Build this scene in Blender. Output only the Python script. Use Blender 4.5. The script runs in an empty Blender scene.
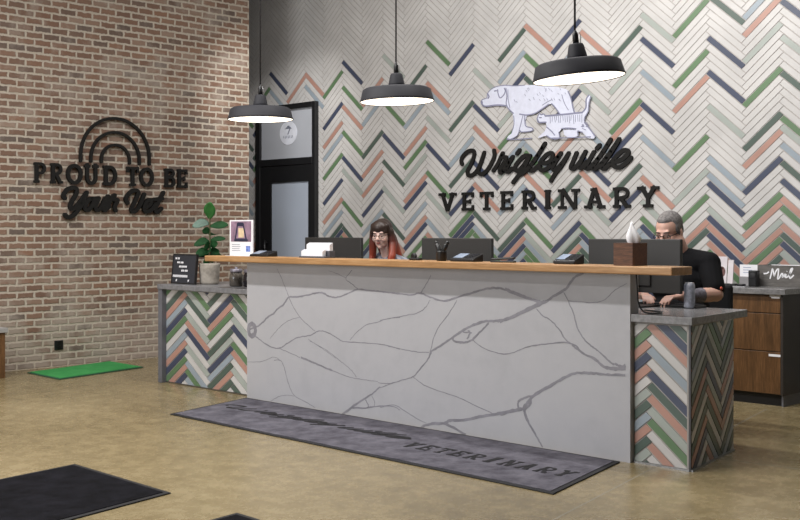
import bpy, bmesh, math, random
from mathutils import Vector, Matrix, Euler
random.seed(7)
SC = bpy.context.scene
COL = SC.collection
PI = math.pi

# ------------------------------------------------------------------ view geometry (measured)
F, EYE, CX, CY = 1110.0, 1.3, 400.0, 232.0
_h = math.hypot(1130, 1110)
UX, UZ = 1130 / _h, -1110 / _h
NX, NZ = -UZ, UX
def ray(px, py):
    a = (px - CX) / F; b = -(py - CY) / F
    return (a * UX + UZ, a * NX + NZ, b)
def onY(px, py, Y):
    r = ray(px, py); k = Y / r[1]; return Vector((r[0] * k, Y, EYE + r[2] * k))
def onX(px, py, X):
    r = ray(px, py); k = X / r[0]; return Vector((X, r[1] * k, EYE + r[2] * k))
def onZ(px, py, Z):
    r = ray(px, py); k = (Z - EYE) / r[2]; return Vector((r[0] * k, r[1] * k, Z))

# ------------------------------------------------------------------ mesh builder
class MB:
    def __init__(s):
        s.v = []; s.f = []; s.m = []; s.sm = []
    def add(s, vs, fs, mi=0, smooth=False, M=None):
        o = len(s.v)
        for p in vs:
            p = Vector(p)
            s.v.append(M @ p if M else p)
        for f in fs:
            s.f.append([o + i for i in f]); s.m.append(mi); s.sm.append(smooth)
    def box(s, x0, x1, y0, y1, z0, z1, mi=0, b=0.0, M=None):
        if b <= 0:
            vs = [(x0,y0,z0),(x1,y0,z0),(x1,y1,z0),(x0,y1,z0),(x0,y0,z1),(x1,y0,z1),(x1,y1,z1),(x0,y1,z1)]
            fs = [(0,3,2,1),(4,5,6,7),(0,1,5,4),(1,2,6,5),(2,3,7,6),(3,0,4,7)]
            s.add(vs, fs, mi, False, M); return
        bm = bmesh.new()
        bmesh.ops.create_cube(bm, size=1.0)
        for v in bm.verts:
            v.co = Vector(((x0+x1)/2 + v.co.x*(x1-x0), (y0+y1)/2 + v.co.y*(y1-y0), (z0+z1)/2 + v.co.z*(z1-z0)))
        bmesh.ops.bevel(bm, geom=bm.edges[:], offset=b, segments=2, profile=0.5, affect='EDGES')
        s.frombm(bm, mi, False, M)
    def frombm(s, bm, mi=0, smooth=False, M=None):
        bm.verts.index_update()
        s.add([v.co.copy() for v in bm.verts], [[v.index for v in f.verts] for f in bm.faces], mi, smooth, M)
        bm.free()
    def prism(s, pts, z0, z1, mi=0, M=None):
        n = len(pts)
        a = sum(pts[i][0]*pts[(i+1)%n][1]-pts[(i+1)%n][0]*pts[i][1] for i in range(n))
        if a < 0: pts = pts[::-1]
        vs = [(p[0],p[1],z0) for p in pts] + [(p[0],p[1],z1) for p in pts]
        fs = [list(range(n))[::-1], list(range(n, 2*n))] + [(i,(i+1)%n,(i+1)%n+n,i+n) for i in range(n)]
        s.add(vs, fs, mi, False, M)
    def lathe(s, prof, n=32, mi=0, M=None, smooth=True, closed=False):
        vs = []; fs = []
        k = len(prof)
        for r, z in prof:
            for i in range(n):
                a = 2*PI*i/n; vs.append((r*math.cos(a), r*math.sin(a), z))
        for j in range(k-1):
            for i in range(n):
                fs.append((j*n+i, j*n+(i+1)%n, (j+1)*n+(i+1)%n, (j+1)*n+i))
        if prof[0][0] > 1e-6 and not closed: fs.append(list(range(n))[::-1])
        if prof[-1][0] > 1e-6 and not closed: fs.append([(k-1)*n+i for i in range(n)])
        s.add(vs, fs, mi, smooth, M)
    def tube(s, pts, r, n=8, mi=0, caps=True):
        pts = [Vector(p) for p in pts]
        rs = r if isinstance(r, (list, tuple)) else [r]*len(pts)
        vs = []; fs = []
        up = Vector((0.13, 0.27, 0.95)).normalized()
        for i, p in enumerate(pts):
            t = (pts[min(i+1,len(pts)-1)] - pts[max(i-1,0)])
            if t.length < 1e-9: t = Vector((0,0,1))
            t.normalize()
            a = up.cross(t)
            if a.length < 1e-3: a = Vector((1,0,0)).cross(t)
            a.normalize(); b = t.cross(a)
            for k in range(n):
                an = 2*PI*k/n
                vs.append(p + (a*math.cos(an)+b*math.sin(an))*rs[i])
        for i in range(len(pts)-1):
            for k in range(n):
                fs.append((i*n+k, i*n+(k+1)%n, (i+1)*n+(k+1)%n, (i+1)*n+k))
        if caps:
            fs.append(list(range(n))[::-1]); fs.append([(len(pts)-1)*n+k for k in range(n)])
        s.add(vs, fs, mi, True)
    def ball(s, c, r, mi=0, seg=16, ring=10, R=None):
        if not isinstance(r, (list, tuple)): r = (r,r,r)
        vs = []; fs = []
        for j in range(ring+1):
            ph = PI*j/ring
            for i in range(seg):
                a = 2*PI*i/seg
                q = Vector((r[0]*math.sin(ph)*math.cos(a), r[1]*math.sin(ph)*math.sin(a), r[2]*math.cos(ph)))
                if R: q = R @ q
                vs.append(Vector(c)+q)
        for j in range(ring):
            for i in range(seg):
                fs.append((j*seg+i, (j+1)*seg+i, (j+1)*seg+(i+1)%seg, j*seg+(i+1)%seg))
        s.add(vs, fs, mi, True)
    # flat strokes on a plane frame (o, u, v, n): widths w, thickness d
    def strip(s, fr, path, w, d, mi=0, base=0.0):
        # one continuous ribbon with mitred joints
        o, u, v, n = fr
        ws = w if isinstance(w, (list, tuple)) else [w]*len(path)
        path = [Vector(q) for q in path]; A = []; B_ = []
        for i, q in enumerate(path):
            t = path[min(i+1,len(path)-1)]-path[max(i-1,0)]
            if t.length < 1e-8: t = Vector((1,0))
            t.normalize(); k = Vector((-t.y, t.x))*ws[i]/2
            A.append(q+k); B_.append(q-k)
        N = len(path); vs = []
        for h in (base, base+d):
            for L in (A, B_): vs += [o+u*q.x+v*q.y+n*h for q in L]
        fs = []
        for i in range(N-1):
            fs += [(2*N+i, 3*N+i, 3*N+i+1, 2*N+i+1), (i, 2*N+i, 2*N+i+1, i+1), (N+i+1, 3*N+i+1, 3*N+i, N+i)]
        s.add(vs, fs, mi)
    EPS = 0
    def stroke(s, fr, path, w, d, mi=0, caps=True, base=0.0, nd=10):
        MB.EPS = (MB.EPS+1) % 13
        o, u, v, n = fr; d0 = d
        P = lambda a, b, h: o + u*a + v*b + n*h
        ws = w if isinstance(w, (list, tuple)) else [w]*len(path)
        for i in range(len(path)-1):
            d = d0+MB.EPS*4e-5+(i%4)*1e-5
            a = Vector(path[i]); b = Vector(path[i+1]); t = b-a
            if t.length < 1e-7: continue
            t.normalize(); q = Vector((-t.y, t.x))
            c = [a+q*ws[i]/2, a-q*ws[i]/2, b-q*ws[i+1]/2, b+q*ws[i+1]/2]
            vs = [P(x.x, x.y, base) for x in c] + [P(x.x, x.y, base+d) for x in c]
            s.add(vs, [(3,2,1,0),(4,5,6,7),(0,1,5,4),(1,2,6,5),(2,3,7,6),(3,0,4,7)], mi)
        idx = range(len(path)) if caps else range(1, len(path)-1)
        for i in idx:
            d = d0+MB.EPS*4e-5+.00005+(i%5)*1e-5
            a = Vector(path[i]); r = ws[i]/2
            if r < 0.0012: continue
            c = [(a.x+r*math.cos(2*PI*k/nd), a.y+r*math.sin(2*PI*k/nd)) for k in range(nd)]
            vs = [P(x, y, base) for x, y in c] + [P(x, y, base+d) for x, y in c]
            s.add(vs, [list(range(nd))[::-1], list(range(nd,2*nd))]+[(k,(k+1)%nd,(k+1)%nd+nd,k+nd) for k in range(nd)], mi)
    def build(s, name, mats, parent=None, loc=None, rot=None, bevel=0):
        me = bpy.data.meshes.new(name)
        me.from_pydata([tuple(v) for v in s.v], [], s.f)
        if not isinstance(mats, (list, tuple)): mats = [mats]
        for m in mats: me.materials.append(m)
        me.polygons.foreach_set('material_index', s.m)
        me.polygons.foreach_set('use_smooth', s.sm)
        me.update()
        o = bpy.data.objects.new(name, me); COL.objects.link(o)
        if parent: o.parent = parent
        if loc is not None: o.location = loc
        if rot is not None: o.rotation_euler = rot
        if bevel:
            md = o.modifiers.new('edge', 'BEVEL'); md.width = bevel; md.segments = 2; md.limit_method = 'ANGLE'
        return o

def smooth_path(p, n=6):
    p = [Vector(q) for q in p]; out = []
    for i in range(len(p)-1):
        a, b, c, d = p[max(i-1,0)], p[i], p[i+1], p[min(i+2,len(p)-1)]
        for k in range(n):
            t = k/n
            out.append(0.5*((2*b)+(c-a)*t+(2*a-5*b+4*c-d)*t*t+(3*b-a-3*c+d)*t**3))
    out.append(p[-1]); return out

def tag(o, label=None, cat=None, group=None, kind=None):
    if label: o['label'] = label
    if cat: o['category'] = cat
    if group: o['group'] = group
    if kind: o['kind'] = kind
    return o
def thing(name, label, cat, loc=(0,0,0), rz=0, group=None):
    o = bpy.data.objects.new(name, None); COL.objects.link(o)
    o.location = loc; o.rotation_euler = (0,0,rz); o.empty_display_size = .1
    return tag(o, label, cat, group)
def copy_tree(o, parent=None):
    c = o.copy(); COL.objects.link(c); c.parent = parent
    for ch in list(o.children): copy_tree(ch, c)
    return c

# ------------------------------------------------------------------ materials
def lin(h):
    if isinstance(h, str):
        h = h.lstrip('#'); c = [int(h[i:i+2],16)/255 for i in (0,2,4)]
    else: c = h
    return tuple((x/12.92 if x <= .04045 else ((x+.055)/1.055)**2.4) for x in c) + (1,)
class NT:
    def __init__(s, name):
        s.mat = bpy.data.materials.new(name); s.mat.use_nodes = True
        s.t = s.mat.node_tree; s.b = s.t.nodes['Principled BSDF']
    def n(s, t, **k):
        x = s.t.nodes.new(t)
        for a, v in k.items():
            if a in x.inputs.keys() if isinstance(a, str) else False: x.inputs[a].default_value = v
            else: setattr(x, a, v)
        return x
    def l(s, a, b): s.t.links.new(a, b)
    def math(s, op, a, b=None, c=None):
        x = s.t.nodes.new('ShaderNodeMath'); x.operation = op
        for i, q in enumerate((a, b, c)):
            if q is None: continue
            if isinstance(q, (int, float)): x.inputs[i].default_value = q
            else: s.l(q, x.inputs[i])
        return x.outputs[0]
    def mix(s, f, a, b):
        x = s.t.nodes.new('ShaderNodeMix'); x.data_type = 'RGBA'
        for i, q in ((0,f),(6,a),(7,b)):
            if isinstance(q, (int,float)): x.inputs[i].default_value = q
            elif isinstance(q, tuple): x.inputs[i].default_value = q
            else: s.l(q, x.inputs[i])
        return x.outputs[2]
    def noise(s, vec, scale, detail=4, rough=.55):
        x = s.t.nodes.new('ShaderNodeTexNoise'); x.inputs['Scale'].default_value = scale
        x.inputs['Detail'].default_value = detail; x.inputs['Roughness'].default_value = rough
        if vec is not None: s.l(vec, x.inputs['Vector'])
        return x
    def ramp(s, f, stops):
        x = s.t.nodes.new('ShaderNodeValToRGB')
        e = x.color_ramp.elements
        while len(e) < len(stops): e.new(0.5)
        for i, (p, c) in enumerate(stops):
            e[i].position = p; e[i].color = c if isinstance(c, tuple) else lin(c)
        s.l(f, x.inputs[0]); return x.outputs[0]
    def bump(s, h, strength=.3, dist=.01):
        x = s.t.nodes.new('ShaderNodeBump'); x.inputs['Strength'].default_value = strength
        x.inputs['Distance'].default_value = dist
        s.l(h, x.inputs['Height']); s.l(x.outputs[0], s.b.inputs['Normal'])
def mat(name, c, rough=.5, metal=0, var=.06, scale=8, bump=0, emit=None, spec=.5, stretch=None):
    m = NT(name)
    tc = m.n('ShaderNodeTexCoord').outputs['Object']
    if stretch:
        mp = m.n('ShaderNodeMapping'); mp.inputs['Scale'].default_value = stretch; m.l(tc, mp.inputs[0]); tc = mp.outputs[0]
    nz = m.noise(tc, scale)
    b = lin(c)
    lo = tuple(x*(1-var*2) for x in b[:3])+(1,); hi = tuple(min(1,x*(1+var*2)) for x in b[:3])+(1,)
    m.l(m.ramp(nz.outputs[0], [(.3, lo), (.7, hi)]), m.b.inputs['Base Color'])
    m.b.inputs['Roughness'].default_value = rough; m.b.inputs['Metallic'].default_value = metal
    m.b.inputs['Specular IOR Level'].default_value = spec
    if bump: m.bump(nz.outputs[0], bump)
    if emit:
        m.b.inputs['Emission Color'].default_value = lin(emit[0]); m.b.inputs['Emission Strength'].default_value = emit[1]
    return m.mat
def wood(name, c1, c2, c3, axis=(1,12,12), rough=.45, scale=3):
    m = NT(name); tc = m.n('ShaderNodeTexCoord').outputs['Object']
    mp = m.n('ShaderNodeMapping'); mp.inputs['Scale'].default_value = axis; m.l(tc, mp.inputs[0])
    a = m.noise(mp.outputs[0], scale, 8, .65); b = m.noise(mp.outputs[0], scale*4, 4, .6)
    f = m.math('ADD', m.math('MULTIPLY', a.outputs[0], .7), m.math('MULTIPLY', b.outputs[0], .3))
    m.l(m.ramp(f, [(.32,c1),(.5,c2),(.66,c3)]), m.b.inputs['Base Color'])
    m.b.inputs['Roughness'].default_value = rough; m.bump(f, .08)
    return m.mat

TILEC = {'W':'#cfcac6','N':'#3c4263','G':'#5f8a58','D':'#46594f','P':'#c08672','B':'#97a6b0','S':'#a9b0aa'}
def tilemat(k, c):
    return mat('glazed_tile_'+k, c, .32, var=.05, scale=3)
TM = {'W': tilemat('white','#c2c0be'), 'N': tilemat('navy','#434a5e'), 'G': tilemat('green','#5f7a5a'),
      'D': tilemat('dark_green','#4f5e56'), 'P': tilemat('clay_pink','#ae877a'), 'B': tilemat('blue_grey','#929da6'),
      'S': tilemat('sage_grey','#a0a7a1')}
TK = ['W','N','G','D','P','B','S']
M_grout = mat('grout', '#a9a4a0', .9)
M_darkgrey = mat('charcoal_laminate', '#3a3a3a', .5)
M_black = mat('black_plastic', '#141416', .4)
M_blackmat = mat('black_powder_coat', '#2b2b30', .65, spec=.3)
M_blackdoor = mat('black_door_paint', '#161618', .5)
M_signblack = mat('black_sign_acrylic', '#191817', .65, spec=.25)
M_white = mat('white_paper', '#eeeef2', .6, var=.02)
M_steel = mat('brushed_steel', '#9a9a9a', .35, 1.0)
M_greylam = mat('grey_stone_laminate', '#77777a', .35, var=.12, scale=30)
M_deskgrey = mat('grey_quartz', '#7d7c7d', .22, var=.15, scale=45)
M_greyside = mat('grey_side_panel', '#65666c', .5)
M_oak = wood('oak', '#8f6a42', '#a98055', '#bd966b', (.8,14,14), .4)
M_walnut = wood('walnut', '#463019', '#5f4226', '#765434', (10,10,.9), .42)
M_tissuewood = wood('dark_walnut', '#3c2417', '#5a3823', '#714a30', (2,14,20), .5, 4)
M_veneerdark = mat('dark_cabinet_side', '#352f2b', .5)
M_toekick = mat('black_toe_kick', '#17171a', .5)

# concrete floor
def concrete():
    m = NT('polished_concrete'); tc = m.n('ShaderNodeTexCoord').outputs['Object']
    a = m.noise(tc, .55, 8, .6); b = m.noise(tc, 8, 9, .74); c = m.noise(tc, 75, 3, .6)
    f = m.math('ADD', m.math('MULTIPLY', a.outputs[0], .40), m.math('ADD', m.math('MULTIPLY', b.outputs[0], .38), m.math('MULTIPLY', c.outputs[0], .22)))
    col = m.ramp(f, [(.36,'#665a40'),(.46,'#807253'),(.54,'#938463'),(.64,'#a69877')])
    vo = m.n('ShaderNodeTexVoronoi'); vo.inputs['Scale'].default_value = 70; m.l(tc, vo.inputs['Vector'])
    col = m.mix(m.math('MULTIPLY', m.math('LESS_THAN', vo.outputs['Distance'], .22), .35), col, lin('#6f5f44'))
    m.l(col, m.b.inputs['Base Color'])
    m.l(m.math('ADD', m.math('MULTIPLY', b.outputs[0], .22), .16), m.b.inputs['Roughness'])
    m.b.inputs['Specular IOR Level'].default_value = .45
    m.bump(b.outputs[0], .03, .02)
    return m.mat
# brick
def brick(BW=.1755, BH=.0667):
    m = NT('reclaimed_brick'); tc = m.n('ShaderNodeTexCoord').outputs['Object']
    nz = m.noise(tc, 22, 3); nb = m.noise(tc, 5, 3)
    wob = m.math('MULTIPLY', m.math('SUBTRACT', nz.outputs[0], .5), .022)
    wob2 = m.math('MULTIPLY', m.math('SUBTRACT', nb.outputs[0], .5), .012)
    sp = m.n('ShaderNodeSeparateXYZ'); m.l(tc, sp.inputs[0])
    z = m.math('DIVIDE', m.math('ADD', m.math('ADD', sp.outputs[2], wob), wob2), BH)
    row = m.math('FLOOR', z); fz = m.math('FRACT', z)
    y = m.math('ADD', m.math('DIVIDE', m.math('ADD', sp.outputs[1], wob), BW), m.math('MULTIPLY', m.math('MODULO', row, 2), .5))
    colm = m.math('FLOOR', y); fy = m.math('FRACT', y)
    cb = m.n('ShaderNodeCombineXYZ'); m.l(colm, cb.inputs[0]); m.l(row, cb.inputs[1])
    wn = m.n('ShaderNodeTexWhiteNoise'); wn.noise_dimensions = '3D'; m.l(cb.outputs[0], wn.inputs['Vector'])
    base = m.ramp(wn.outputs['Value'], [(0,'#4f4644'),(.12,'#7f5f50'),(.26,'#6e5348'),(.4,'#8f7160'),(.52,'#775a4d'),(.62,'#585250'),(.7,'#846556'),(.8,'#9c8779'),(.9,'#6d564c'),(1,'#8d6a58')])
    n2 = m.noise(tc, 35, 5, .7)
    base = m.mix(m.math('MULTIPLY', n2.outputs[0], .45), base, lin('#a68f7d'))
    # mortar distance
    ez = m.math('MINIMUM', fz, m.math('SUBTRACT', 1.0, fz))
    ey = m.math('MULTIPLY', m.math('MINIMUM', fy, m.math('SUBTRACT', 1.0, fy)), BW/BH)
    e = m.math('MINIMUM', ez, ey)
    n3 = m.noise(tc, 60, 3, .6)
    e2 = m.math('ADD', e, m.math('MULTIPLY', m.math('SUBTRACT', n3.outputs[0], .5), .10))
    mask = m.n('ShaderNodeMapRange'); mask.inputs[1].default_value = .115; mask.inputs[2].default_value = .20; m.l(e2, mask.inputs[0])
    # lime smears, heavier on the lowest courses
    sm = m.noise(tc, 3.2, 6, .62)
    low = m.n('ShaderNodeMapRange'); low.inputs[1].default_value = .75; low.inputs[2].default_value = .05; low.inputs[3].default_value = .0; low.inputs[4].default_value = .27
    m.l(sp.outputs[2], low.inputs[0])
    smr = m.n('ShaderNodeMapRange'); smr.inputs[1].default_value = .50; smr.inputs[2].default_value = .72; smr.inputs[3].default_value = 0; smr.inputs[4].default_value = .75
    m.l(m.math('ADD', sm.outputs[0], low.outputs[0]), smr.inputs[0])
    mort = m.mix(n2.outputs[0], lin('#b8ac9c'), lin('#cdc3b6'))
    base = m.mix(smr.outputs[0], base, lin('#b3a89d'))
    hs = m.n('ShaderNodeHueSaturation'); hs.inputs['Value'].default_value = .84; hs.inputs['Saturation'].default_value = 1.08
    m.l(m.mix(mask.outputs[0], mort, base), hs.inputs['Color']); m.l(hs.outputs[0], m.b.inputs['Base Color'])
    m.b.inputs['Roughness'].default_value = .9
    m.bump(m.math('ADD', mask.outputs[0], m.math('MULTIPLY', n2.outputs[0], .5)), .6, .012)
    return m.mat
def stone():
    m = NT('white_quartz'); tc = m.n('ShaderNodeTexCoord').outputs['Object']
    a = m.noise(tc, 1.6, 6, .6); b = m.noise(tc, 9, 5, .6)
    f = m.math('ADD', m.math('MULTIPLY', a.outputs[0], .6), m.math('MULTIPLY', b.outputs[0], .4))
    m.l(m.ramp(f, [(.3,'#a7a7ab'),(.5,'#afafb3'),(.7,'#b3b3b6')]), m.b.inputs['Base Color'])
    m.b.inputs['Roughness'].default_value = .38
    return m.mat
M_floor, M_brick, M_stone = concrete(), brick(), stone()
M_vein = mat('grey_vein', '#84838a', .4, var=.10, scale=12)
def carpet(name, c, c2, sc=3.0):
    m = NT(name); tc = m.n('ShaderNodeTexCoord').outputs['Object']
    a = m.noise(tc, sc, 8, .7); b = m.noise(tc, 400, 2)
    f = m.math('ADD', m.math('MULTIPLY', a.outputs[0], .75), m.math('MULTIPLY', b.outputs[0], .25))
    m.l(m.ramp(f, [(.38,c),(.64,c2)]), m.b.inputs['Base Color'])
    m.b.inputs['Roughness'].default_value = .95; m.b.inputs['Specular IOR Level'].default_value = .1
    m.bump(b.outputs[0], .5, .004); return m.mat
M_matgrey = carpet('grey_mat_pile', '#4a4850', '#74727b', 6)
M_matblack = carpet('black_mat_pile', '#0a0a0d', '#1d1d23', 7)
M_turf = carpet('green_turf', '#38884a', '#4b9c5a', 6)
M_rubber = mat('black_rubber', '#17171a', .7)
M_mattext = mat('black_mat_print', '#17161a', .95)

# ------------------------------------------------------------------ tiles
def clip_poly(poly, x0, x1, z0, z1):
    def c(p, f):
        out = []
        for i in range(len(p)):
            a, b = p[i], p[(i+1)%len(p)]
            fa, fb = f(a), f(b)
            if fa >= 0: out.append(a)
            if (fa >= 0) != (fb >= 0):
                t = fa/(fa-fb); out.append((a[0]+(b[0]-a[0])*t, a[1]+(b[1]-a[1])*t))
        return out
    for f in (lambda q: q[0]-x0, lambda q: x1-q[0], lambda q: q[1]-z0, lambda q: z1-q[1]):
        if len(poly) < 3: return []
        poly = c(poly, f)
    return poly
def tiles(mb, fr, P, p, rise, X0, z0, rect, known, rnd, gap=.0045, d=.004, hole=None):
    """herringbone of slanted tiles laid on the plane fr; known = {(col,row): colour letter}"""
    o, u, v, n = fr
    x0, x1, zb, zt = rect
    c0, c1 = int(math.floor((x0-X0)/P))-1, int(math.ceil((x1-X0)/P))+1
    def base(i):
        z = z0
        if i >= 0:
            for j in range(i): z += (rise if j%2 else -rise)+p/2
        else:
            for j in range(i, 0): z -= (rise if j%2 else -rise)+p/2
        return z
    sl = rise/P; dx = p/(4*sl)
    for i in range(c0, c1+1):
        dr = 1 if i%2 else -1
        b = base(i)
        k0 = int(math.floor((zb-b-rise)/p))-1; k1 = int(math.ceil((zt-b+rise)/p))+1
        for k in range(k0, k1+1):
            zl = b+k*p; zr = zl+dr*rise; xl = X0+i*P; xr = xl+P
            # end vectors run along the neighbouring column's slope
            ex, ez = -dr*dx, p/4
            g = gap/2*1.25
            gx = gap*.5
            A = [(xl+gx-ex*(1-g*4/p), zl+dr*sl*gx-ez*(1-g*4/p)), (xr-gx-ex*(1-g*4/p), zr-dr*sl*gx-ez*(1-g*4/p)),
                 (xr-gx+ex*(1-g*4/p), zr-dr*sl*gx+ez*(1-g*4/p)), (xl+gx+ex*(1-g*4/p), zl+dr*sl*gx+ez*(1-g*4/p))]
            q = clip_poly(A, x0, x1, zb, zt)
            if len(q) < 3: continue
            ar = sum(q[j][0]*q[(j+1)%len(q)][1]-q[(j+1)%len(q)][0]*q[j][1] for j in range(len(q)))
            if abs(ar) < 2e-5: continue
            if ar < 0: q = q[::-1]
            if hole:
                mx = (xl+xr)/2; mz = (zl+zr)/2
                if hole[0] < mx < hole[1] and mz < hole[2]: continue
            c = known.get((i,k)) or rnd(i, k, (xl+xr)/2, (zl+zr)/2)
            N = len(q)
            vs = [o+u*a+v*b_ for a, b_ in q]+[o+u*a+v*b_+n*d for a, b_ in q]
            mb.add(vs, [list(range(N,2*N))]+[(j,(j+1)%N,(j+1)%N+N,j+N) for j in range(N)], TK.index(c)+1)
def parse(s):
    out = {}
    for line in s.strip().split('\n'):
        a = line.split(); 
        for t in a[1:]: out[(int(a[0]), int(t[1:]))] = t[0]
    return out
WALLT = parse('''0 B41 N44
1 P42
2 B40 P42
3 N16 B19 P21 N24 G28 B31 P33 N36 G41
4 D16 G20 S25 N27 G31 P35 G38 N42
5 B18 N21 P24 P27 D30 B35 P38
6 D17 S21 D25 N29 G34 S41
7 G13 N15 P16 B18 N21 P22 S25 G27 P29 B33 D38
8 P13 B15 S19 G22 N26 S30 B34 P35 G41
9 G13 N15 G16 N19 D23 B26 D31 N39
10 B13 D15 P19 N22 P27 N30 S35
11 P11 N12 D13 S15 B18 S23 B24 G27 S30 N33 B36 D39
12 G9 S11 G13 N17 P19 G22 B23 D32 G35 P39
13 P9 D10 S11 N12 B15 D18 P24 N29 B35 N38
14 N10 G11 S15 P18 N20 B24 S29 P36
15 N15 D18 N23 P25 G26 S31 D35
16 N10 G11 S13 P16 B21 N25 B29 N33 S36
17 D9 P10 G13 S16 G20 P27 G30 G36
18 P9 N10 S11 N14 B15 B17 S23 N27 N31 D36
19 G7 S9 P11 G12 N16 P19 D21 G26 S31 P34 B36
20 D7 P8 G10 P11 N13 D15 B17 S19 G20 D25 S29 N33
-1 N38 G42 D34 P30
-2 G40 D36 B30 N33''')
LEFTT = parse('''1 W-1 N0 P1 G2 N3 P4 B5 W6 G7 N8 B9 P10 D11 W12 G13
2 B-1 G0 B1 W2 S3 W4 N5 P6 S7 W8 D9 S10 G11 W12
3 W-2 D-1 P0 D1 B2 N3 S4 D5 W6 G7 P8 N9 W10 D11 W12
4 D-2 W-1 S0 W1 P2 G3 W4 N5 S6 W7 D8 G9 W10''')
RIGHTT = parse('''1 S0 D1 P2 B3 D4 S5 W6 P7 N8 P9 G10 W11 S12
2 W-1 P0 W1 G2 S3 P4 D5 N6 W7 B8 W9 P10 N11 D12 W13 D14''')

# ================================================================== SETTING
YW, XB, CEIL = 8.48, -9.87, 5.0
def struct(name, mb, mats, **k): return tag(mb.build(name, mats, **k), kind='structure')
b = MB(); b.box(-12.2, 3.7, -4.2, 9.2, -.2, 0)
FF = (Vector((0,0,0)), Vector((1,0,0)), Vector((0,1,0)), Vector((0,0,1)))
for i, (p, q) in enumerate((((-1.31,-4.0),(-3.79,7.7)), ((-3.39,5.8),(3.4,6.55)))): b.strip(FF, [p, q], .010, .0004+i*.0001, mi=1)
struct('floor', b, [M_floor, mat('pale_floor_joint', '#8b8474', .6)])
b = MB(); b.box(-12.2, 3.7, -4.2, 9.2, CEIL, CEIL+.2); struct('ceiling', b, mat('dark_ceiling', '#55534f', .9))
b = MB(); b.box(XB-.3, XB, -4.0, 7.646, 0, CEIL); struct('wall_left', b, M_brick)
b = MB(); b.box(-12.2, -12.0, -4.2, YW+.2, 0, CEIL); struct('wall_recess', b, mat('recess_paint', '#b5b1ac', .8))
M_paint = mat('wall_paint', '#6f6c68', .85)
b = MB(); b.box(3.5, 3.7, -4.2, 9.2, 0, CEIL); struct('wall_right', b, M_paint)
b = MB(); b.box(-12.2, 3.7, -4.2, -4.0, 0, .5); b.box(-12.2, 3.7, -4.2, -4.0, 3.6, CEIL)
b.box(-12.2, -8.0, -4.2, -4.0, .5, 3.6); b.box(1.5, 3.7, -4.2, -4.0, .5, 3.6)
struct('wall_front', b, M_paint)
WB = (Vector((0, YW, 0)), Vector((1,0,0)), Vector((0,0,1)), Vector((0,-1,0)))
b = MB(); b.box(-12.2, 3.7, YW, YW+.3, 0, CEIL, 0)
rw = random.Random(11)
def wallrnd(i, k, x, z):
    if 0 <= i <= 20 and z > 1.27: return 'W'
    if z < 1.3: pr = .72
    else: pr = .55*max(0, min(1, (3.6+.28*(x+4)*.6-z)/2.4))**1.3
    return rw.choice('NGDPBS') if rw.random() < pr else 'W'
tiles(b, WB, .32432, .0718, .282, -10.5335, .06462, (-12.0, 3.5, 0, CEIL), WALLT, wallrnd, hole=(-10.5,-9.9,2.5))
struct('wall_back', b, [M_grout]+[TM[k] for k in TK])

# door with frosted panel and transom
b = MB()
XL, XR, ZT = onY(255.8,150,YW-.06).x, onY(318.8,150,YW).x, 2.81
b.box(XL, XL+.075, YW-.06, YW, 0, ZT, b=.004); b.box(XR-.055, XR, YW-.06, YW, 0, ZT, b=.004)
b.box(XL+.075, XR-.055, YW-.06, YW, ZT-.06, ZT, b=.004); b.box(XL+.075, XR-.055, YW-.06, YW, 2.09, 2.17, b=.004)
d1 = tag(b.build('door_1', M_blackdoor), kind='structure')
b = MB()
x0, x1, gx0, gx1, gz0, gz1 = XL+.08, XR-.06, onY(272,200,YW-.035).x, onY(309.2,200,YW-.035).x, .25, 1.89
b.box(x0, gx0, YW-.05, YW-.006, .01, 2.085); b.box(gx1, x1, YW-.05, YW-.006, .01, 2.085)
b.box(gx0, gx1, YW-.05, YW-.006, .01, gz0); b.box(gx0, gx1, YW-.05, YW-.006, gz1, 2.085)
lf = b.build('door_leaf', M_blackdoor, d1)
M_frost = mat('frosted_glass', '#a6aebb', .35, var=.03, scale=1.2)
M_trans = mat('grey_transom_glass', '#b0b3ba', .25, var=.05, scale=1.0)
b = MB(); b.box(gx0, gx1, YW-.035, YW-.02, gz0, gz1); b.build('frosted_pane', M_frost, lf)
b = MB(); b.tube([(gx0-.06, YW-.10, .95), (gx0-.06, YW-.10, 1.2)], .012); b.tube([(gx0-.06,YW-.05,.98),(gx0-.06,YW-.10,.98)], .008); b.tube([(gx0-.06,YW-.05,1.17),(gx0-.06,YW-.10,1.17)], .008)
b.build('pull_handle', M_black, lf)
b = MB(); b.box(XL+.075, XR-.055, YW-.03, YW-.015, 2.17, ZT-.06); tr = b.build('transom_pane', M_trans, d1)
oc = onY(288.5, 133, YW-.03); OF = (Vector((oc.x, YW-.031, oc.z)), Vector((1,0,0)), Vector((0,0,1)), Vector((0,-1,0)))
b = MB(); n = 48
pts = [(.158*math.cos(2*PI*i/n), .140*math.sin(2*PI*i/n)) for i in range(n)]
b.add([OF[0]+OF[1]*x+OF[2]*y for x,y in pts]+[OF[0]+OF[1]*x+OF[2]*y+OF[3]*.003 for x,y in pts], [list(range(n,2*n))]+[(j,(j+1)%n,(j+1)%n+n,j+n) for j in range(n)])
dk = tag(b.build('oval_decal', mat('white_vinyl', '#dfe2ec', .5), tr), 'white oval sticker with a small figure seven')
b = MB()
b.stroke(OF, [(-.035,.062),(.04,.062),(-.005,-.012)], .014, .002, base=.003)
b.stroke(OF, [(-.06,.052),(.06,.052)], .006, .002, base=.003); b.stroke(OF, [(-.012,.078),(.02,.078)], .014, .002, base=.003)
for i in range(7):
    x = -.082+.0272*i; b.stroke(OF, [(x,-.058),(x,-.03)], .006, .002, base=.003, caps=False)
    if i%2: b.stroke(OF, [(x,-.058),(x+.014,-.058)], .005, .002, base=.003, caps=False)
b.build('decal_print', mat('grey_print', '#6f7484', .6), dk)

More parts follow.
